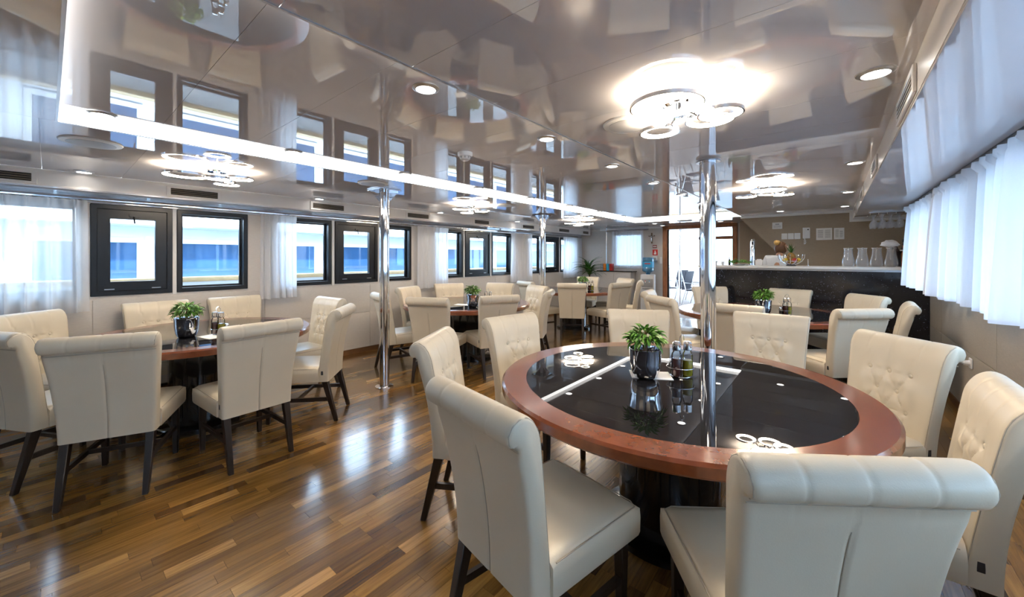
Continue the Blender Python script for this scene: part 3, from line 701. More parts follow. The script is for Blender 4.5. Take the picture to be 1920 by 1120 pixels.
for a, r, lb in ((-109, 1.15, 'small-looking cream chair just left of the farthest pillar'), (-61, 1.15, 'cream chair with its back to the camera at the farthest window-side table'), (105, 1.2, 'cream chair facing the camera behind the farthest small plant'),
                 (-17, 1.2, 'cream chair turned back left of the water cooler'), (22, 1.27, 'cream chair seen from the side next to the water cooler'), (61, 1.27, 'cream chair half hidden behind another near the water cooler')): put_chair(pol(T4, a, r), T4, lb, g4)
g5 = 'chairs round the table before the bar'
for a, lb in ((-3, 'cream chair seen from the side near the right wall before the bar'), (38, 'cream chair before the bar, second from the right wall'), (80, 'cream buttoned chair centred before the granite bar'), (127, 'cream chair facing the camera below the doorway, left of the pillar'),
              (189, 'cream chair left of the bar table, hidden behind another chair'), (229, 'cream chair left of the bar table turned three quarters away'), (268, 'cream chair back partly hidden behind the thick pillar'), (314, 'cream chair with rolled back right of the bar table')): put_chair(pol(T5, a, 1.26), T5, lb, g5)

# ---------------------------------------------------------------- table plants
leaf_me = MB().add([(0, 0, 0), (.010, .018, .004), (0, .020, -.001), (-.010, .018, .004), (.008, .036, .001), (0, .038, -.004), (-.008, .036, .001), (0, .056, -.014)], [(0, 1, 2), (0, 2, 3), (1, 4, 5, 2), (2, 5, 6, 3), (4, 7, 5), (5, 7, 6)]).mesh('leaf', 'leaf')
def leaf_spots(n, seed):
    rd = random.Random(seed); out = []
    for i in range(n):
        a = rd.random() * 2 * PI; el = math.asin(rd.uniform(-.35, 1)); r = rd.uniform(.035, .075)
        p = Vector((math.cos(a) * math.cos(el) * r * 1.15, math.sin(a) * math.cos(el) * r * 1.15, .205 + math.sin(el) * r * .85))
        rx = rd.uniform(-.9, .35) + el * .55
        out.append((p, (rx, rd.uniform(-.4, .4), a - PI / 2 + rd.uniform(-.5, .5)), rd.uniform(.6, 1.0)))
    return out
def make_plant(single_leaves, seed):
    t = thing('potted_plant', '', 'potted plant', (0, 0, 0), 0, 'small table plants')
    MB().lathe([(0, 0), (.050, 0), (.060, .006), (.072, .035), (.079, .08), (.082, .150), (.0835, .154), (.082, .156), (.078, .154), (.075, .12), (0, .12)], 40).build('pot', 'dark_chrome', t, angle=40)
    MB().lathe([(0, .125), (.076, .121), (0, .12)], 24).build('soil', 'soil', t)
    fo = MB().tube([(0, 0, .12), (.004, -.002, .17), (-.004, .004, .21), (0, 0, .25)], [.011, .010, .007, .003], 8)
    st = fo.build('trunk', 'stem', t)
    for k in range(7):
        a = k * .9; MB().tube([(0, 0, .17 + .008 * k), (.03 * math.cos(a), .03 * math.sin(a), .20 + .008 * k), (.062 * math.cos(a), .062 * math.sin(a), .215 + .010 * k)], [.004, .003, .0015], 6).build('branch', 'stem', st)
    if single_leaves:
        for p, r, s in leaf_spots(290, seed):
            o = link('leaf', leaf_me, t, p, r); o.scale = (s, s, s)
    else:
        m = MB()
        for p, r, s in leaf_spots(280, seed):
            M = Matrix.Translation(p) @ Euler(r).to_matrix().to_4x4() @ Matrix.Scale(s, 4)
            m.add([M @ v.co for v in leaf_me.vertices], [tuple(q.vertices) for q in leaf_me.polygons])
        o = m.build('foliage', 'leaf', t); o['kind'] = 'stuff'
    return t
TT = .759
pl1 = make_plant(True, 3); pl1.location = (-.775, 2.05, TT); pl1['label'] = 'leafy green plant in a mirror-dark pot on the foreground table'
pl2 = make_plant(False, 5); pk = tree(pl2); pl2.location = (-4.02, .72, TT); pl2['label'] = 'leafy green plant in a metal pot on the left table'
dup(pl2, pk, (-3.62, 3.55, TT), 1.1, 'leafy green plant in a metal pot on the second window-side table')
dup(pl2, pk, (-3.72, 6.62, TT), 2.1, 'leafy green plant on the farthest window-side table')
dup(pl2, pk, (-.61, 5.20, TT), 3.0, 'leafy green plant in a metal pot on the table before the bar')

# ---------------------------------------------------------------- cruets, menus
bottle_glass = MB().lathe([(0, 0), (.024, 0), (.026, .006), (.026, .105), (.024, .118), (.019, .128), (.019, .135)], 24)
def cruet(x, y, rz, where, n):
    z = TT
    t = thing('cruet_holder', 'chrome wire cruet holder with loop handle ' + where, 'cruet holder', (x, y, z), rz, 'cruet holders')
    MB().lathe([(0, 0), (.050, 0), (.052, .003), (.050, .006), (0, .006)], 32).build('tray', 'chrome', t)
    for zz, r in ((.05, .056),): MB().tube([(1.29 * r * math.cos(a * PI / 12), 1.12 * r * math.sin(a * PI / 12), zz) for a in range(24)], .0018, 6, closed=True).build('wire_ring', 'chrome', t)
    MB().tube([(0, .006, .004), (0, .006, .20), (.0, .002, .215), (.0, -.018, .232), (0, -.034, .222), (0, -.036, .20)], .0022, 6).build('handle', 'chrome', t)
    def sub(dx, dy): c, s = math.cos(rz), math.sin(rz); return (x + dx * c - dy * s, y + dx * s + dy * c, z + .0065)
    for nm, lab, mt, dx, dy, fill in (('oil_bottle', 'glass bottle of yellow olive oil ', 'oil', .030, -.018, .085), ('vinegar_bottle', 'glass bottle of dark red vinegar ', 'vinegar', -.030, -.018, .095)):
        b = thing(nm, lab + where, 'bottle', sub(dx, dy), rz, nm.replace('_', ' ') + 's')
        MB().lathe([(.024, 0), (.0262, .006), (.0262, .112), (.024, .122), (.019, .130), (.019, .140)], 24).build('glass', 'clear_glass', b)
        MB().lathe([(0, .003), (.0225, .003), (.0245, .008), (.0245, fill), (0, fill)], 24).build('liquid', mt, b)
        MB().lathe([(0, .138), (.021, .138), (.022, .145), (.022, .175), (.017, .182), (0, .184)], 24).build('stopper', 'chrome', b)
    for nm, lab, mt, dx, dy in (('salt_shaker', 'small glass salt shaker ', 'salt', .028, .030), ('pepper_shaker', 'small glass pepper shaker ', 'pepper', -.028, .030)):
        b = thing(nm, lab + where, 'shaker', sub(dx, dy), rz, nm.replace('_', ' ') + 's')
        MB().lathe([(.017, 0), (.019, .004), (.019, .055), (.016, .062)], 20).build('glass', 'clear_glass', b)
        MB().lathe([(0, .002), (.0165, .002), (.0165, .035), (0, .035)], 20).build('contents', mt, b)
        MB().lathe([(0, .060), (.0185, .060), (.0185, .072), (.014, .080), (0, .082)], 20).build('cap', 'chrome', b)
cruet(-.635, 2.19, .75, 'on the foreground table', 1)
cruet(-3.93, .92, .5, 'on the left table', 2)
cruet(-3.51, 3.74, .3, 'on the second window-side table', 3)
cruet(-3.62, 6.74, .9, 'on the farthest window-side table', 4)
cruet(-.41, 5.28, 1.1, 'on the table before the bar', 5)
for x, y, rz, where in ((-.765, 2.10, .5, 'under the plant pot of the foreground table'), (-3.86, .86, .2, 'beside the plant on the left table'), (-3.86, 3.60, .4, 'left of the plant on the second window-side table'), (-.95, 5.30, 0, 'on the left side of the table before the bar')):
    m = MB()
    m.grid(lambda u, v: ((u - .5) * .21, (v - .5) * .148, .0008 + .0012 * (2 * abs(u - .5)) ** 3), 10, 4)
    o = m.build('menu_sheet', 'paper', None, (x, y, TT - .0002), (0, 0, rz)); md = o.modifiers.new('thickness', 'SOLIDIFY'); md.thickness = .0006; md.offset = 1
    tag(o, 'white paper menu sheet ' + where, 'paper', 'menu sheets on tables')

# ---------------------------------------------------------------- curtains
def curtain(y0, y1, x, z0, z1, folds, amp, mat, label, group, seed, along='y', gather=.55):
    rd = random.Random(seed); ph = [rd.uniform(0, 6) for _ in range(4)]; L = y1 - y0; side = 1 if x < 0 else -1
    def fn(u, v):                                     # v 0 bottom, 1 top
        s = folds * 2 * PI * u + .8 * math.sin(2 * PI * u * 1.7 + ph[0])
        a = amp * (.45 + .55 * (1 - v) ** .7) * (1 + .35 * math.sin(5 * u + ph[1]))
        off = a * math.sin(s) + .35 * a * math.sin(2.3 * s + ph[2])
        if v > .93: off += .5 * amp * math.sin(s * 3.1 + ph[3])
        yy = y0 + L * (u + .012 * math.sin(s + 1.1)); cc = (y0 + y1) / 2
        yy = cc + (yy - cc) * (1 - .06 * v * gather)
        z = z0 + (z1 - z0) * v + (.006 * math.sin(s * .5 + ph[2]) if v < .02 else 0)
        return (x + off, yy, z) if along == 'y' else (yy, x + off, z)
    t = thing('curtain', label, 'curtain', (0, 0, 0), 0, group)
    b = MB().grid(fn, int(folds * 14), 26).build('fabric', mat, t, angle=180)
    h = MB().grid(lambda u, v: (lambda p: ((p[0], p[1], z0 + .016 * v) if True else p))(tuple(a + ((.0012 if k == (0 if along == 'y' else 1) else 0)) for k, a in enumerate(fn(u, .0)))), int(folds * 14), 1).build('hem', mat, t, angle=180)
    return t
gL = 'sheer curtains on the window side'
curtain(-.66, .245, -5.255, .905, 1.922, 7, .030, 'curtain_sheer', 'sheer white curtain over the leftmost window', gL, 1)
curtain(1.62, 2.03, -5.255, .90, 1.922, 5, .026, 'curtain_dense', 'narrow white curtain between the fixed windows, left of the nearest pillar', gL, 2)
curtain(3.87, 4.56, -5.255, .885, 1.922, 8, .026, 'curtain_dense', 'white curtain behind the second window-side table', gL, 3)
curtain(6.27, 7.06, -5.255, .88, 1.922, 8, .026, 'curtain_dense', 'white curtain left of the farthest window-side pillar', gL, 4)
curtain(8.36, 9.28, -5.255, .88, 1.922, 8, .026, 'curtain_dense', 'white curtain over the last window by the tall plant', gL, 5)
gR = 'gathered white curtains on the right wall'
names = ['gathered white curtain beside the bar, farthest along the right wall', 'gathered white curtain on the right wall, second from the bar', 'gathered white curtain on the right wall, third from the bar', 'gathered white curtain cut by the right picture edge', 'white curtain on the right wall seen mirrored in the glossy soffit', 'white curtain on the right wall behind the camera']
for i, (a, b) in enumerate([(4.80, 6.02), (3.74, 4.66), (2.66, 3.70), (1.40, 2.62), (.10, 1.36), (-1.5, .06)]): curtain(a, b, .67, 1.095, 1.950, 5 + i % 2, .066, 'curtain_bright', names[i], gR, 20 + i)
tag(MB().bb(.65, .69, YF + .02, 6.2, 1.952, SZ).build('curtain_track', 'black_metal', bevel=.005), 'dark curtain track below the right-hand glossy soffit', 'curtain track')
curtain(-4.42, -3.56, YB - .075, 1.13, 2.064, 9, .018, 'curtain_dense', 'sheer curtain over the end-wall window behind the console', None, 31, along='x')
tag(MB().cyl((-4.56, YB - .05, 1.09), (-4.56, YB - .05, C), .013, n=12).build('wall_pipe', 'chrome'), 'thin steel pipe running up the end wall left of its window', 'pipe')

# ---------------------------------------------------------------- bar
BX0, BY, BZ = -1.50, 6.75, 1.245
t = thing('bar_counter', 'long bar counter faced with black speckled granite', 'bar counter', (0, 0, 0))
MB().bb(BX0, XR - .008, BY, BY + .03, .08, BZ - .03).build('granite_front', 'granite', t, smooth=False)
MB().bb(BX0, BX0 + .03, BY + .03, BY + .42, .08, BZ - .03).build('granite_end', 'granite', t, smooth=False)
MB().bb(BX0 + .03, XR - .008, BY + .03, BY + .42, .0, BZ - .03).build('carcass', 'black_lacquer', t, smooth=False)
MB().bb(BX0 + .03, XR - .03, BY + .02, BY + .03, .0, .08).build('plinth', 'steel_brushed', t, smooth=False)
MB().bb(BX0, XR - .008, BY - .004, BY, BZ - .03, BZ - .004).build('light_rail', 'steel_brushed', t, smooth=False)
t = thing('worktop', 'pale bar worktop overhanging the granite front on a chrome leg', 'worktop', (0, 0, 0))
MB().bb(-1.66, XR - .008, BY - .09, BY + .45, BZ - .003, BZ + .032).build('slab', 'white_trim', t, bevel=.004, seg=1)
MB().cyl((-1.60, BY + .02, 0), (-1.60, BY + .02, BZ - .003), .022, n=16).build('support_leg', 'chrome', t)
ZT = BZ + .0325
# glass pitchers
def make_pitcher():
    t = thing('glass_pitcher', '', 'pitcher', (0, 0, 0), 0, 'glass pitchers on the bar')
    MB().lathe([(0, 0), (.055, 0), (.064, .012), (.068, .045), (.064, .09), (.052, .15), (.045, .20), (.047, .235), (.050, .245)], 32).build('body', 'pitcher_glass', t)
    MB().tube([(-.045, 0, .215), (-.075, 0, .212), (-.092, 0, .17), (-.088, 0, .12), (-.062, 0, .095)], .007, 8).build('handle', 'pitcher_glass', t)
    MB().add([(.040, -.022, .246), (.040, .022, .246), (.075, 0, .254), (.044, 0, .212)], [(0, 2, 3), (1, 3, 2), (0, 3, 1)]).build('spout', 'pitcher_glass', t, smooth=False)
    MB().band([(.0485, .243), (.0515, .243), (.0515, .249), (.0485, .249)], 32).build('rim', 'white_plastic', t)
    return t
pt = make_pitcher(); pk2 = tree(pt)
for i, (x, lb) in enumerate(((.16, 'glass pitcher on the bar, leftmost of four'), (.30, 'glass pitcher on the bar, second from left'), (.44, 'glass pitcher on the bar, third from left'), (.578, 'glass pitcher on the bar beneath the white cloth'))):
    if i == 0: pt.location = (x, 6.95, ZT); pt.rotation_euler = (0, 0, -PI / 2); pt['label'] = lb
    else: dup(pt, pk2, (x, 6.95, ZT), -PI / 2, lb)
def lump(name, mat, c, r, seed, label, cat, flat=.5):
    rd = random.Random(seed); ph = [rd.uniform(0, 6) for _ in range(6)]
    m = MB().ball((0, 0, 0), 1, 28, 16)
    m.v = [tuple(Vector(p) * (1 + .10 * math.sin(5 * p[0] + ph[0]) * math.sin(4 * p[1] + ph[1]) + .08 * math.sin(9 * p[2] + 6 * p[0] + ph[2]) + .05 * math.sin(14 * p[1] + ph[3]))) for p in m.v]
    m.v = [(p[0] * r[0], p[1] * r[1], p[2] * r[2] if p[2] > 0 else p[2] * r[2] * flat) for p in m.v]
    return tag(m.build(name, mat, None, c, angle=180), label, cat)
lump('folded_cloth', 'cloth_white', (.565, 6.95, ZT + .285), (.085, .06, .062), 4, 'crumpled white cloth lying on top of the right-hand pitcher', 'cloth')
# crate of sundries and bottles at the right end
t = thing('bottle_crate', 'clear plastic crate at the right end of the bar', 'crate', (.765, 6.98, ZT))
MB().bb(-.11, .11, -.10, .10, 0, .006).build('base', 'grey_plastic', t, smooth=False)
for nm, a in (('side', (-.11, -.105, -.10, .10)), ('side', (.105, .11, -.10, .10)), ('side', (-.105, .105, -.10, -.095)), ('side', (-.105, .105, .095, .10))): MB().bb(*a, .006, .21).build(nm, 'clear_glass', t, smooth=False)
MB().bb(-.115, .115, -.105, -.095, .205, .22).build('rim', 'white_plastic', t, smooth=False)
lump('paper_bag', 'paper', (.725, 6.935, ZT + .06), (.045, .03, .085), 9, 'white crumpled paper bag inside the clear crate', 'bag')
def bottle(name, x, y, z, r, h, mat, capm, label):
    t = thing(name, label, 'bottle', (x, y, z), 0, 'bottles at the end of the bar')
    MB().lathe([(0, 0), (r * .95, 0), (r, .006), (r, h * .55), (r * .8, h * .66), (r * .36, h * .76), (r * .36, h * .93), (0, h * .93)], 20).build('body', mat, t)
    MB().lathe([(0, h * .90), (r * .42, h * .90), (r * .42, h), (0, h)], 16).build('cap', capm, t)
bottle('juice_bottle', .81, 6.93, ZT + .0065, .024, .17, 'yellow', 'yellow', 'yellow bottle standing in the clear crate')
bottle('juice_bottle', .70, 7.02, ZT + .0065, .028, .27, 'orange', 'orange', 'orange bottle standing in the clear crate')
bottle('wine_bottle', .64, 7.11, ZT, .032, .33, 'wine_glass_dark', 'red', 'dark red capped wine bottle behind the pitchers')
bottle('wine_bottle', .705, 7.14, ZT, .032, .36, 'wine_glass_dark', 'black_metal', 'tall black bottle behind the crate')
bottle('spirit_bottle', .79, 7.13, ZT, .034, .30, 'purple', 'white_plastic', 'purple bottle behind the crate by the curtain')
# beer tap column, napkin box, plate of greens, small tap
t = thing('tap_column', 'slim chrome tap column standing on the bar', 'tap', (-.95, 6.95, ZT))
MB().lathe([(0, 0), (.055, 0), (.055, .010), (0, .012)], 24).build('foot', 'chrome', t)
MB().lathe([(.033, .01), (.033, .37), (.028, .39), (.015, .405), (0, .408)], 24).build('column', 'chrome', t)
MB().cyl((0, -.03, .30), (0, -.085, .285), .009, n=10).build('spout', 'chrome', t); MB().tube([(0, -.04, .315), (0, -.055, .36)], [.008, .012], 10).build('handle', 'black_metal', t)
t = thing('napkin_box', 'small beige napkin box beside the tap column', 'box', (-.865, 6.93, ZT)); MB().bb(-.045, .045, -.035, .035, 0, .085).build('case', 'soffit_matte', t, bevel=.004); MB().bb(-.03, .03, -.012, .012, .085, .10).build('napkins', 'paper', t, smooth=False)
t = thing('salad_plate', 'plate heaped with green leaves on the bar', 'plate', (-1.13, 6.93, ZT))
MB().lathe([(0, 0), (.06, 0), (.12, .018), (.122, .021), (.06, .006), (0, .006)], 32).build('plate', 'white_plastic', t)
m = MB(); rd = random.Random(11)
for k in range(110):
    a = rd.random() * 6.28; r = .12 * math.sqrt(rd.random()); M = Matrix.Translation((r * math.cos(a), r * math.sin(a), .040 + .05 * (1 - r / .13) * rd.random())) @ Euler((rd.uniform(-.2, 1.0), rd.uniform(-.6, .6), a - PI / 2)).to_matrix().to_4x4() @ Matrix.Scale(rd.uniform(.7, 1.2), 4)
    m.add([M @ v.co for v in leaf_me.vertices], [tuple(q.vertices) for q in leaf_me.polygons])
o = m.build('greens', 'salad_green', t); o['kind'] = 'stuff'
t = thing('water_tap', 'thin chrome water tap near the middle of the bar', 'tap', (-.28, 7.1, ZT)); MB().lathe([(0, 0), (.02, 0), (.02, .006), (0, .006)], 16).build('foot', 'chrome', t); MB().tube([(0, 0, .006), (0, 0, .075), (0, -.012, .092), (0, -.035, .092)], .006, 8).build('spout', 'chrome', t)
for k, (x, y, r, h) in enumerate(((-1.45, 6.86, .03, .07), (-1.355, 6.90, .026, .06))):
    t = thing('coffee_cup', 'white coffee cup by the left end of the bar, %s' % ('outer one' if k == 0 else 'inner one'), 'cup', (x, y, ZT), 0, 'cups on the bar')
    MB().lathe([(0, 0), (r * .65, 0), (r * .8, .01), (r, h), (r * .93, h), (r * .7, .012), (0, .01)], 20).build('body', 'white_plastic', t); MB().tube([(r * .9, 0, h * .8), (r * 1.5, 0, h * .75), (r * 1.45, 0, h * .4), (r * .85, 0, h * .3)], .004, 6).build('handle', 'white_plastic', t)
bottle('sauce_bottle', -1.29, 7.06, ZT, .018, .13, 'wine_glass_dark', 'black_metal', 'small dark bottle near the plate of greens')
# wire fruit bowl with pineapple
t = thing('wire_fruit_bowl', 'open wire fruit bowl with curved prongs on the bar', 'bowl', (-.47, 6.92, ZT))
MB().lathe([(0, 0), (.06, 0), (.06, .012), (.03, .02), (0, .02)], 24).build('foot', 'black_metal', t)
for k in range(12):
    a = 2 * PI * k / 12; pr_ = [(.03, .018), (.075, .03), (.125, .065), (.155, .115), (.16, .165)]
    MB().tube([(r * math.cos(a), r * math.sin(a), z) for r, z in pr_], .0042, 6).build('prong', 'chrome', t); 
MB().tube([(.128 * math.cos(2 * PI * k / 24), .128 * math.sin(2 * PI * k / 24), .070) for k in range(24)], .0035, 6, closed=True).build('ring', 'chrome', t)
t = thing('pineapple', 'pineapple with green crown standing in the wire bowl', 'fruit', (-.47, 6.92, ZT + .026))
MB().ball((0, 0, .085), (.058, .058, .085), 20, 14).build('fruit', 'pineapple', t)
rd = random.Random(5)
lm = MB().add([(-.012, 0, 0), (.012, 0, 0), (-.010, .004, .06), (.010, .004, .06), (0, .022, .13)], [(0, 1, 3, 2), (2, 3, 4)]).mesh('crown_leaf', 'leaf_dark', smooth=False)
for k in range(20): o = link('crown_leaf', lm, t, (0, 0, .158), (-rd.uniform(-.05, .75), 0, k * 2.4)); o.scale = (1, 1, rd.uniform(.7, 1.15))
for k, a in enumerate((.4, 2.1, 3.9, 5.3)):
    o = tag(MB().ball((0, 0, 0), (.033, .033, .031), 16, 10).build('apple', 'red' if k % 2 else 'yellow', None, (-.47 + .088 * math.cos(a), 6.92 + .088 * math.sin(a), ZT + .085)), ['red apple', 'yellow apple'][(k + 1) % 2] + ' in the wire bowl, ' + ['near the wall side', 'towards the person', 'towards the room', 'towards the pitchers'][k], 'fruit', 'apples in the wire bowl')
# wine glasses hanging from a rack below the soffit
t = thing('glass_rack', 'chrome rack for hanging wine glasses below the soffit', 'glass rack', (0, 0, 0))
for x in (.37, .45, .53, .61, .69): MB().tube([(x, 6.80, SZ - .004), (x, 6.80, SZ - .03), (x, 7.30, SZ - .03), (x, 7.30, SZ - .004)], .004, 6).build('rail', 'chrome', t)
MB().bb(.36, .74, 6.79, 6.81, SZ - .012, SZ - .001).build('mount', 'steel_brushed', t, smooth=False)
def make_glass():
    t = thing('wine_glass', '', 'wine glass', (0, 0, 0), 0, 'wine glasses hanging over the bar')
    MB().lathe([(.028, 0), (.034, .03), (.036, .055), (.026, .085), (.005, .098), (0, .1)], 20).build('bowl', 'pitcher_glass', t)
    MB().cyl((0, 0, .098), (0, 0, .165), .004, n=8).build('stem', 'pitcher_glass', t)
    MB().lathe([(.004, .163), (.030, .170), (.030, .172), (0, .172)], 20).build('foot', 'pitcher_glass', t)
    return t
gl = make_glass(); gk = tree(gl); n = 0
for x in (.41, .49, .57, .65):
    for y in (6.86, 6.99, 7.12):
        lb = 'upside-down wine glass in the hanging rack'
        if n == 0: gl.location = (x, y, SZ - .028 - .172); gl['label'] = lb
        else: dup(gl, gk, (x, y, SZ - .028 - .172), 0, lb)
        n += 1

# ---------------------------------------------------------------- things on the bar wall
YW = BW - .0055
def wall_sheet(name, x0, x1, z0, z1, label, cat, rows, frame=True, y=YW, mat='paper', fm='white_plastic', fw=.012):
    t = thing(name, label, cat, ((x0 + x1) / 2, y, (z0 + z1) / 2)); a, b = (x1 - x0) / 2, (z1 - z0) / 2
    MB().bb(-a, a, -.008, -.0002, -b, b).build('backing', fm, t, bevel=.002, seg=1)
    MB().bb(-a + fw, a - fw, -.010, -.008, -b + fw, b - fw).build('sheet', mat, t, smooth=False)
    for (u0, u1, w0, w1, mm) in rows: MB().bb(-a + 2 * a * u0, -a + 2 * a * u1, -.0112, -.010, -b + 2 * b * w0, -b + 2 * b * w1).build('print', mm, t, smooth=False)
    return t
lines = lambda u0, u1, zs: [(u0, u1, z, z + .03, 'paper_text') for z in zs]
wall_sheet('notice', -.80, -.66, 1.885, 1.995, 'white printed notice high on the bar wall', 'notice', [(.3, .7, .62, .82, 'grey_plastic')] + lines(.12, .88, (.18, .28, .38, .48)), fw=.004)
wall_sheet('framed_document', -.21, -.01, 1.68, 1.87, 'framed document on the bar wall, wider one on the left', 'framed paper', lines(.10, .44, (.2, .3, .4, .5, .6, .7, .8)) + lines(.56, .90, (.2, .3, .4, .5, .6, .7, .8)), fw=.012)
wall_sheet('framed_document', .01, .135, 1.685, 1.865, 'framed document on the bar wall, narrower one on the right', 'framed paper', lines(.14, .46, (.2, .3, .4, .5, .6, .7, .8)) + lines(.56, .86, (.2, .3, .4, .5, .6, .7)), fw=.012)
for k, p in enumerate(('leftmost', 'middle', 'rightmost')):
    t = thing('light_switch', 'white square switch on the bar wall, %s of three' % p, 'switch', (-.63 + .088 * k, YW, 1.755), 0, 'switches on the bar wall')
    MB().bb(-.04, .04, -.010, -.0002, -.05, .05).build('plate', 'white_plastic', t, bevel=.003, seg=1)
    MB().bb(-.022, .022, -.014, -.010, -.028, .028).build('rocker', 'white_trim', t, bevel=.002, seg=1)
t = thing('wall_phone', 'white intercom phone with coiled cord on the bar wall', 'phone', (-.335, YW, 1.80))
MB().bb(-.048, .048, -.022, -.0002, -.088, .088).build('body', 'white_plastic', t, bevel=.006)
MB().bb(-.04, -.012, -.042, -.022, -.07, .075).build('handset', 'white_trim', t, bevel=.008)
MB().ball((.022, -.023, .055), (.010, .004, .010)).build('button', 'black_metal', t)
MB().tube([(-.026 + .006 * math.cos(k), -.03 + .006 * math.sin(k), -.08 - .10 * math.sin(PI * k / 60)) if k <= 30 else (-.026 + .018 * math.sin(PI * (k - 30) / 30) + .006 * math.cos(k), -.026 + .006 * math.sin(k), -.08 - .10 * math.sin(PI * k / 60)) for k in range(61)], .0032, 6).build('cord', 'white_plastic', t)

# ---------------------------------------------------------------- person behind the bar
def person():
    t = thing('person', 'person in a white T-shirt with tied-up brown hair bending behind the bar', 'person', (-.70, 7.50, 0))
    # body skeleton leaning forward to the right, back half turned to the room
    J = {'pelvis': (-.10, .02, .93), 'waist': (-.07, .02, 1.06), 'chest': (.0, .03, 1.28), 'neck': (.035, .05, 1.435), 'head0': (.045, .06, 1.49),
         'shL': (-.125, .0, 1.375), 'elL': (-.19, -.02, 1.09), 'wrL': (-.05, -.13, 1.16), 'shR': (.165, .08, 1.35), 'elR': (.245, .10, 1.07), 'wrR': (.19, -.02, 1.13),
         'hipL': (-.19, .02, .88), 'knL': (-.20, .0, .48), 'anL': (-.20, .06, .08), 'toL': (-.20, -.06, .03), 'hipR': (-.01, .03, .88), 'knR': (.0, .0, .48), 'anR': (.0, .08, .08), 'toR': (.0, -.05, .03)}
    def skin(name, edges, radii, mat, parent, sub=2):
        names = list(radii); me = bpy.data.meshes.new(name); me.from_pydata([J[n] for n in names], [(names.index(a), names.index(b)) for a, b in edges], [])
        o = link(name, me, parent); me.materials.append(MATS[mat])
        md = o.modifiers.new('skin', 'SKIN'); md.use_smooth_shade = True
        for i, n_ in enumerate(names): sv = me.skin_vertices[0].data[i]; r = radii[n_]; sv.radius = r if isinstance(r, tuple) else (r, r); sv.use_root = (i == 0)
        s2 = o.modifiers.new('sub', 'SUBSURF'); s2.levels = sub; s2.render_levels = sub
        return o
    # five-fingered hands resting on the worktop behind the bar
    E = [('pelvis', 'waist'), ('waist', 'chest'), ('chest', 'neck'), ('neck', 'head0'), ('chest', 'shL'), ('shL', 'elL'), ('elL', 'wrL'), ('chest', 'shR'), ('shR', 'elR'), ('elR', 'wrR'), ('pelvis', 'hipL'), ('hipL', 'knL'), ('knL', 'anL'), ('anL', 'toL'), ('pelvis', 'hipR'), ('hipR', 'knR'), ('knR', 'anR'), ('anR', 'toR')]
    Rr = {'pelvis': (.125, .10), 'waist': (.115, .09), 'chest': (.125, .095), 'neck': .05, 'head0': .045, 'shL': .056, 'elL': .040, 'wrL': .027, 'shR': .056, 'elR': .040, 'wrR': .027, 'hipL': .085, 'knL': .058, 'anL': .040, 'toL': .032, 'hipR': .085, 'knR': .058, 'anR': .040, 'toR': .032}
    for h in 'LR':
        w_ = Vector(J['wr' + h]); e_ = Vector(J['el' + h]); d = (w_ - e_).normalized(); s = d.cross(Vector((0, 0, 1))).normalized() * (1 if h == 'L' else -1)
        J['palm' + h] = tuple(w_ + d * .05); Rr['palm' + h] = (.030, .016); E.append(('wr' + h, 'palm' + h))
        for k, (o_, l) in enumerate(((-.027, .060), (-.009, .072), (.009, .068), (.027, .052))):
            J['f%s%da' % (h, k)] = tuple(w_ + d * (.09 + .3 * l) + s * o_); J['f%s%db' % (h, k)] = tuple(w_ + d * (.09 + l) + s * o_ * 1.1 + Vector((0, 0, -.015)))
            Rr['f%s%da' % (h, k)] = .009; Rr['f%s%db' % (h, k)] = .0075; E += [('palm' + h, 'f%s%da' % (h, k)), ('f%s%da' % (h, k), 'f%s%db' % (h, k))]
        J['t' + h] = tuple(w_ + d * .055 + s * -.052 + Vector((0, 0, -.005))); Rr['t' + h] = .009; E.append(('palm' + h, 't' + h))
    body = skin('body', E, Rr, 'skin', t)
    J['hemW'] = (-.085, .02, 1.0); J['collar'] = (.025, .045, 1.40); J['slL'] = (-.165, -.012, 1.20); J['slR'] = (.21, .09, 1.185)
    skin('t_shirt', [('hemW', 'waist'), ('waist', 'chest'), ('chest', 'collar'), ('chest', 'shL'), ('shL', 'slL'), ('chest', 'shR'), ('shR', 'slR')], {'collar': .068, 'hemW': (.140, .112), 'waist': (.132, .105), 'chest': (.155, .125), 'shL': .076, 'slL': .066, 'shR': .076, 'slR': .066}, 'tee', body)
    skin('trousers', [('pelvis', 'hipL'), ('hipL', 'knL'), ('knL', 'anL'), ('pelvis', 'hipR'), ('hipR', 'knR'), ('knR', 'anR')], {'pelvis': (.135, .112), 'hipL': .096, 'knL': .070, 'anL': .058, 'hipR': .096, 'knR': .070, 'anR': .058}, 'trousers', body)
    # head looking down and away to the right
    HM = Matrix.Translation((.055, .085, 1.545)) @ Euler((.35, .25, -.9)).to_matrix().to_4x4()
    m = MB().ball((0, 0, 0), (.072, .092, .108), 28, 20)
    def face(p):
        x, y, z = p                                    # face looks along +y
        if y > .03:
            y += .022 * math.exp(-((x / .014) ** 2 + ((z + .015) / .028) ** 2))                      # nose
            y -= .008 * sum(math.exp(-(((x - s * .030) / .014) ** 2 + ((z - .008) / .010) ** 2)) for s in (-1, 1))   # eye sockets
            y += .006 * math.exp(-((x / .022) ** 2 + ((z + .055) / .008) ** 2))                      # mouth
        if z < -.05: x *= 1 - .25 * (-z - .05) / .06
        for s in (-1, 1): x += s * .012 * math.exp(-(((y + .005) / .014) ** 2 + ((z + .005) / .028) ** 2)) * (1 if x * s > .05 else 0)
        return (x, y, z)
    m.v = [tuple(HM @ Vector(face(p))) for p in m.v]; hd = m.build('head', 'skin', t, angle=180)
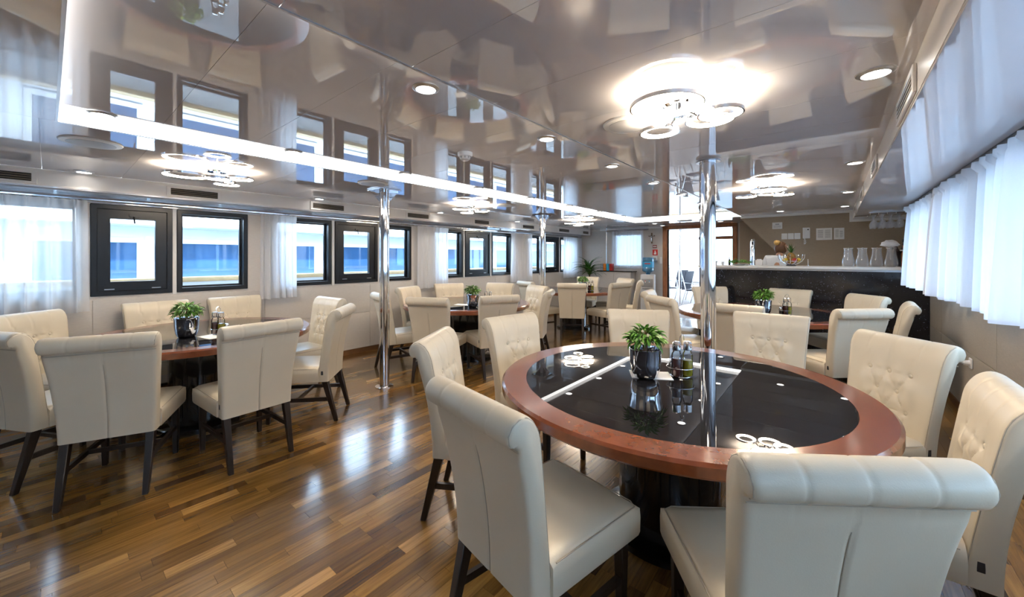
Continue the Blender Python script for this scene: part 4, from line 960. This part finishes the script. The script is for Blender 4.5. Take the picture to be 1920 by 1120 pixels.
    for s in (-1, 1): me_ = MB().ball((0, 0, 0), .010, 10, 8); me_.v = [tuple(HM @ (Vector(p) + Vector((s * .030, .076, .008)))) for p in me_.v]; me_.build('eye', 'paper', hd)
    m = MB().ball((0, 0, 0), (.082, .098, .116), 28, 20)
    def hairf(p):
        x, y, z = p
        if y > .035 and z < .055: return (x * .80, y * .62, z * .80)
        if z < -.06: return (x * .85, y * .85 - .01, z * .80)
        k = 1 + .02 * math.sin(22 * x + 9 * z); return (x * k, y * k, z * k)
    m.v = [tuple(HM @ Vector(hairf(p))) for p in m.v]; hr = m.build('hair', 'hair', t, angle=180)
    m = MB().ball((0, 0, 0), (.050, .045, .040), 20, 14); m.v = [tuple(HM @ (Vector((p[0] * (1 + .12 * math.sin(70 * p[2])), p[1] * (1 + .1 * math.sin(60 * p[0])), p[2])) + Vector((0, -.045, .118)))) for p in m.v]; m.build('bun', 'hair_blond', hr, angle=180)
person()

# ---------------------------------------------------------------- end wall: console, boxes, cooler, signs, cross, plant
t = thing('console_cabinet', 'low beige console with dark top below the end-wall window', 'cabinet', (-4.22, YB - .18, 0))
MB().bb(-.43, .43, -.14, .14, .0, 1.04).build('body', 'wall_panel', t, bevel=.004, seg=1); MB().bb(-.47, .47, -.155, .158, 1.04, 1.065).build('top', 'black_lacquer', t, bevel=.003, seg=1)
for k in (-1, 1):
    d = MB().bb(k * .21 - .20, k * .21 + .20, -.152, -.14, .06, 1.0).build('door', 'wall_panel', t, bevel=.003, seg=1); MB().cyl((k * .04, -.165, .50), (k * .04, -.165, .62), .006, n=8).build('handle', 'chrome', d)
for k, (mt, lb) in enumerate((('grey_plastic', 'grey'), ('orange', 'orange'), ('cyan', 'blue'), ('red', 'red'))):
    t = thing('tea_box', lb + ' tea box in the row on the console', 'box', (-4.60 + .085 * k, YB - .20, 1.0655), 0, 'tea boxes on the console'); MB().bb(-.038, .038, -.05, .05, 0, .17).build('carton', mt, t, bevel=.003, seg=1); MB().bb(-.039, .039, -.051, .051, .15, .176).build('lid', mt, t, bevel=.002, seg=1)
t = thing('water_cooler', 'grey-white water cooler with a blue bottle by the doorway', 'water cooler', (-3.37, 9.10, 0), .25)
MB().bb(-.155, .155, -.16, .16, 0, 1.0).build('cabinet', 'white_plastic', t, bevel=.02, seg=3)
MB().bb(-.125, .125, -.166, -.158, .70, .90).build('tap_panel', 'grey_plastic', t, bevel=.004)
for x in (-.045, .045):
    tp = MB().cyl((x, -.166, .83), (x, -.20, .82), .012, n=10).build('tap', 'white_plastic', t); MB().bb(x - .012, x + .012, -.185, -.168, .842, .858).build('lever', 'red_print' if x < 0 else 'blue_label', tp, smooth=False)
MB().bb(-.11, .11, -.185, -.158, .66, .69).build('drip_tray', 'grey_plastic', t, bevel=.003)
MB().bb(-.12, .12, -.163, -.158, .10, .60).build('lower_door', 'white_trim', t, bevel=.004)
b = MB().lathe([(0, .995), (.045, .995), (.05, 1.03), (.125, 1.07), (.132, 1.09), (.132, 1.16), (.126, 1.17), (.132, 1.18), (.132, 1.26), (.126, 1.27), (.132, 1.28), (.132, 1.37), (.12, 1.40), (0, 1.405)], 32).build('water_bottle', 'blue_bottle', t)
MB().band([(.1325, 1.165), (.134, 1.165), (.134, 1.30), (.1325, 1.30)], 40).build('label_band', 'blue_label', b)
m = MB()
for k in range(7): a = -PI / 2 - .42 + .14 * k; m.box((.1355 * math.cos(a), .1355 * math.sin(a), 1.255), (.004, .017, .022 if k % 2 else .030), rot=(0, 0, a))
o = m.build('brand_print', 'red_print', b, smooth=False); o['kind'] = 'stuff'
t = thing('wall_crucifix', 'small brass crucifix on the end wall left of the door', 'crucifix', (-3.385, YB - .0095, 1.87)); MB().bb(-.014, .014, -.018, -.0002, -.13, .13).build('upright', 'stem', t, bevel=.003, seg=1); MB().bb(-.075, .075, -.020, -.0004, .04, .066).build('crossbar', 'stem', t, bevel=.003, seg=1)
MB().tube([(0, -.024, .05), (0, -.03, -.01), (.004, -.026, -.09)], [.010, .013, .006], 8).tube([(-.06, -.024, .062), (0, -.026, .045), (.06, -.024, .062)], .005, 6).build('figure', 'chrome', t)
t = wall_sheet('fire_sign', -3.365, -3.265, 1.625, 1.70, 'small dark red sign with white word on the end wall', 'sign', [(.12, .30, .3, .7, 'paper'), (.36, .56, .3, .7, 'paper'), (.62, .88, .3, .7, 'paper')], y=YB - .0095, mat='sign_dark_red', fm='sign_dark_red', fw=.004)
t = wall_sheet('fire_sign', -3.375, -3.235, 1.445, 1.60, 'red square fire alarm sign with white hand symbol', 'sign', [(.42, .58, .40, .78, 'paper'), (.30, .70, .18, .42, 'paper'), (.62, .70, .42, .55, 'paper')], y=YB - .0095, mat='red_sign', fm='white_plastic', fw=.006)
t = thing('fire_call_point', 'white call point box below the red fire sign', 'alarm box', (-3.30, YB - .0095, 1.375)); MB().bb(-.05, .05, -.03, -.0002, -.055, .055).build('box', 'white_plastic', t, bevel=.006); MB().bb(-.025, .025, -.034, -.03, -.03, .02).build('window', 'grey_plastic', t, smooth=False)
t = thing('light_switch', 'tall white switch plate beside the wooden door jamb', 'switch', (-3.165, YB - .0095, 1.33)); MB().bb(-.025, .025, -.010, -.0002, -.08, .08).build('plate', 'white_plastic', t, bevel=.003, seg=1)
for k in (-1, 0, 1): MB().bb(-.014, .014, -.014, -.010, k * .05 - .018, k * .05 + .018).build('rocker', 'white_trim', t, smooth=False)
t = thing('wall_socket', 'white plug in a round socket low on the right wall', 'socket', (XR - .0095, 4.93, .515)); MB().bb(-.012, -.0002, -.042, .042, -.042, .042).build('plate', 'white_plastic', t, bevel=.006)
MB().cyl((-.012, 0, 0), (-.045, 0, 0), .024, .020, 20).build('plug', 'white_plastic', t); MB().cyl((-.045, 0, 0), (-.062, 0, 0), .012, .009, 12).build('cord_grip', 'white_plastic', t)
# tall dracaena in the corner
t = thing('dracaena', 'tall spiky green pot plant in the far corner', 'potted plant', (-4.72, 8.72, 0))
MB().lathe([(0, 0), (.12, 0), (.15, .30), (.155, .31), (.145, .31), (.14, .28), (0, .28)], 32).build('pot', 'dark_chrome', t); MB().lathe([(0, .282), (.139, .281), (0, .2805)], 20).build('soil', 'soil', t)
MB().tube([(0, 0, .28), (.015, .01, .65), (0, 0, 1.06)], [.028, .024, .02], 10).build('trunk', 'stem', t)
rd = random.Random(2)
def blade(n=7):
    m = MB(); L = .52; vs = []; fs = []
    for i in range(n + 1):
        f = i / n; w_ = .020 * (1 - f) ** .6 * (.6 + .8 * min(1, f * 4)) + .0006; y = L * f * (1 - .12 * f); z = .30 * f - .52 * f * f * .75
        vs += [(-w_, y, z + .006), (0, y, z), (w_, y, z + .006)]
    for i in range(n): o = 3 * i; fs += [(o, o + 1, o + 4, o + 3), (o + 1, o + 2, o + 5, o + 4)]
    return m.add(vs, fs).mesh('leaf', 'leaf_dark')
bl = blade()
for k in range(64):
    o = link('leaf', bl, t, (0, 0, .94 + .14 * rd.random()), (rd.uniform(.05, 1.3), rd.uniform(-.3, .3), k * 2.399)); s = rd.uniform(.65, 1.05); o.scale = (1, s, s)

# ---------------------------------------------------------------- outside: sea, neighbouring boat, aft deck
struct(MB().bb(-60, 60, -50, 80, -2.3, -2.2).build('ground_sea', 'sea', smooth=False))
BXN = -8.0
nb = thing('neighbour_boat', 'white boat moored alongside with dark blue cabin windows', 'boat', (BXN, 0, 0))
hwl = MB().bb(-1.5, 0, -7, 13.0, -2.1, 1.86).build('cabin_wall', 'boat_white', nb, smooth=False)
MB().bb(-1.6, .50, -7, 13.2, 1.86, 1.98).build('deck_overhang', 'boat_white', nb, bevel=.02)
MB().bb(-1.5, .30, -7, 13.1, 1.98, 2.9).build('upper_bulwark', 'boat_white', nb, smooth=False)
for k in range(-4, 10):
    y0 = -.15 + 1.28 * k + .02; 
    if y0 + 1.0 > 12.8: continue
    f = MB(); a, b, z0, z1 = y0, y0 + .98, .75, 1.62
    f.bb(.0, .035, a - .07, b + .07, z1, z1 + .07).bb(.0, .035, a - .07, b + .07, z0 - .07, z0).bb(.0, .035, a - .07, a, z0, z1).bb(.0, .035, b, b + .07, z0, z1)
    wn_ = f.build('window_frame', 'boat_white', nb, smooth=False); MB().bb(.001, .012, a, b, z0, z1).build('pane', 'boat_glass', wn_, smooth=False)
MB().extrude_poly([(13.0, -2.1), (17, -2.1), (16.6, .4), (13.0, 2.9)], 'x', -1.5, -.02).build('bow_slope', 'boat_white', nb, smooth=False)
rl = thing('side_rail', 'varnished wooden handrail on white bulwark outside the windows', 'railing', (-6.02, 0, 0))
MB().bb(-.06, .06, -7, 9.4, 1.105, 1.165).build('cap_rail', 'boat_wood', rl, bevel=.012)
MB().bb(-.025, .025, -7, 9.4, .0, 1.105).build('bulwark', 'boat_white', rl, smooth=False)
struct(MB().bb(-6.05, XL - WT, -7, 9.6, -.12, -.02).build('side_deck', 'deck_floor', smooth=False))
struct(MB().bb(XR + .12, 2.1, -7, 9.2, 2.16, 2.26).build('deck_overhang', 'boat_white', smooth=False))  # added out of view: keeps sun and some sky off the right-hand curtains
struct(MB().bb(XR + .12, 2.1, -7, 9.2, -.12, -.02).build('starboard_deck', 'deck_floor', smooth=False))
struct(MB().bb(-6.0, 2.0, YB + .02, 18.5, -.12, -.001).build('aft_deck', 'deck_floor', smooth=False))
def pole_out(x, y, lb): tag(MB().cyl((x, y, 0), (x, y, 2.25), .045, n=16).build('deck_pole', 'chrome'), lb, 'pole', 'poles on the aft deck')
pole_out(-3.55, 12.2, 'white metal pole outside, seen in the left half of the doorway'); pole_out(-3.0, 13.2, 'metal pole outside, right of the door mullion')
tq = thing('deck_awning', 'pale awning with brown beams above the aft deck', 'awning', (0, 0, 0))
MB().extrude_poly([(YB + .12, 2.33), (18.4, 2.62), (18.4, 2.64), (YB + .12, 2.35)], 'x', -6.0, 5.0).build('canvas', 'boat_white', tq, smooth=False)  # awning canvas carried wide past the deck edge to keep the deck shaded
for y in (12.2, 15.8): MB().bb(-6, 1, y - .04, y + .04, 2.26 + (y - 11) * .05, 2.34 + (y - 11) * .05).build('beam', 'umbrella_cloth', tq, smooth=False)
for x in (-3.55, -1.4): MB().prism4([(x - .03, 11, 2.24), (x + .03, 11, 2.24), (x + .03, 16.5, 2.52), (x - .03, 16.5, 2.52)], [(x - .03, 11, 2.31), (x + .03, 11, 2.31), (x + .03, 16.5, 2.60), (x - .03, 16.5, 2.60)]).build('beam', 'umbrella_cloth', tq, smooth=False)
rl2 = thing('deck_railing', 'white panelled railing at the end of the aft deck', 'railing', (0, 18.2, 0))
MB().bb(-6, 1.8, -.03, .03, 0, .95).build('panel', 'boat_white', rl2, smooth=False); MB().bb(-6, 1.8, -.05, .05, 1.0, 1.05).build('cap_rail', 'boat_wood', rl2, smooth=False)
for k in range(6): MB().cyl((-5.8 + 1.5 * k, 0, .95), (-5.8 + 1.5 * k, 0, 1.0), .02, n=8).build('post', 'chrome', rl2)
def make_deck_chair():
    t = thing('deck_chair', '', 'chair', (0, 0, 0), 0, 'dark woven chairs on the aft deck')
    MB().box((0, 0, .44), (.46, .46, .03)).build('seat', 'deck_weave', t, bevel=.006); MB().box((0, -.27, .72), (.46, .03, .55), rot=(-.22, 0, 0)).build('backrest', 'deck_weave', t, bevel=.006)
    for sx in (-1, 1):
        MB().tube([(sx * .25, .24, 0), (sx * .25, .22, .64), (sx * .25, -.26, .66)], .014, 8).build('leg', 'steel_brushed', t); MB().tube([(sx * .25, -.34, 0), (sx * .25, -.20, .44), (sx * .25, -.35, 1.0)], .014, 8).build('leg', 'steel_brushed', t)
    return t
dc = make_deck_chair(); dk = tree(dc)
for i, (x, y, rz, lb) in enumerate(((-4.10, 12.6, -2.3, 'dark woven deck chair outside, leftmost in the doorway'), (-3.55, 13.1, -2.0, 'dark woven deck chair outside, second from the door jamb'), (-3.05, 12.1, -1.8, 'dark woven deck chair outside, nearest to the bar end'), (-2.75, 13.9, -1.9, 'dark woven deck chair outside, behind the nearest one'))):
    if i == 0: dc.location = (x, y, 0); dc.rotation_euler = (0, 0, rz); dc['label'] = lb
    else: dup(dc, dk, (x, y, 0), rz, lb)
t = thing('deck_table', 'light-topped deck table among the dark woven chairs', 'table', (-4.35, 14.3, 0)); MB().bb(-.4, .4, -.7, .7, .70, .74).build('top', 'boat_white', t, bevel=.006)
for sx in (-1, 1):
    for sy in (-1, 1): MB().cyl((sx * .34, sy * .62, 0), (sx * .34, sy * .62, .70), .02, n=10).build('leg', 'steel_brushed', t)
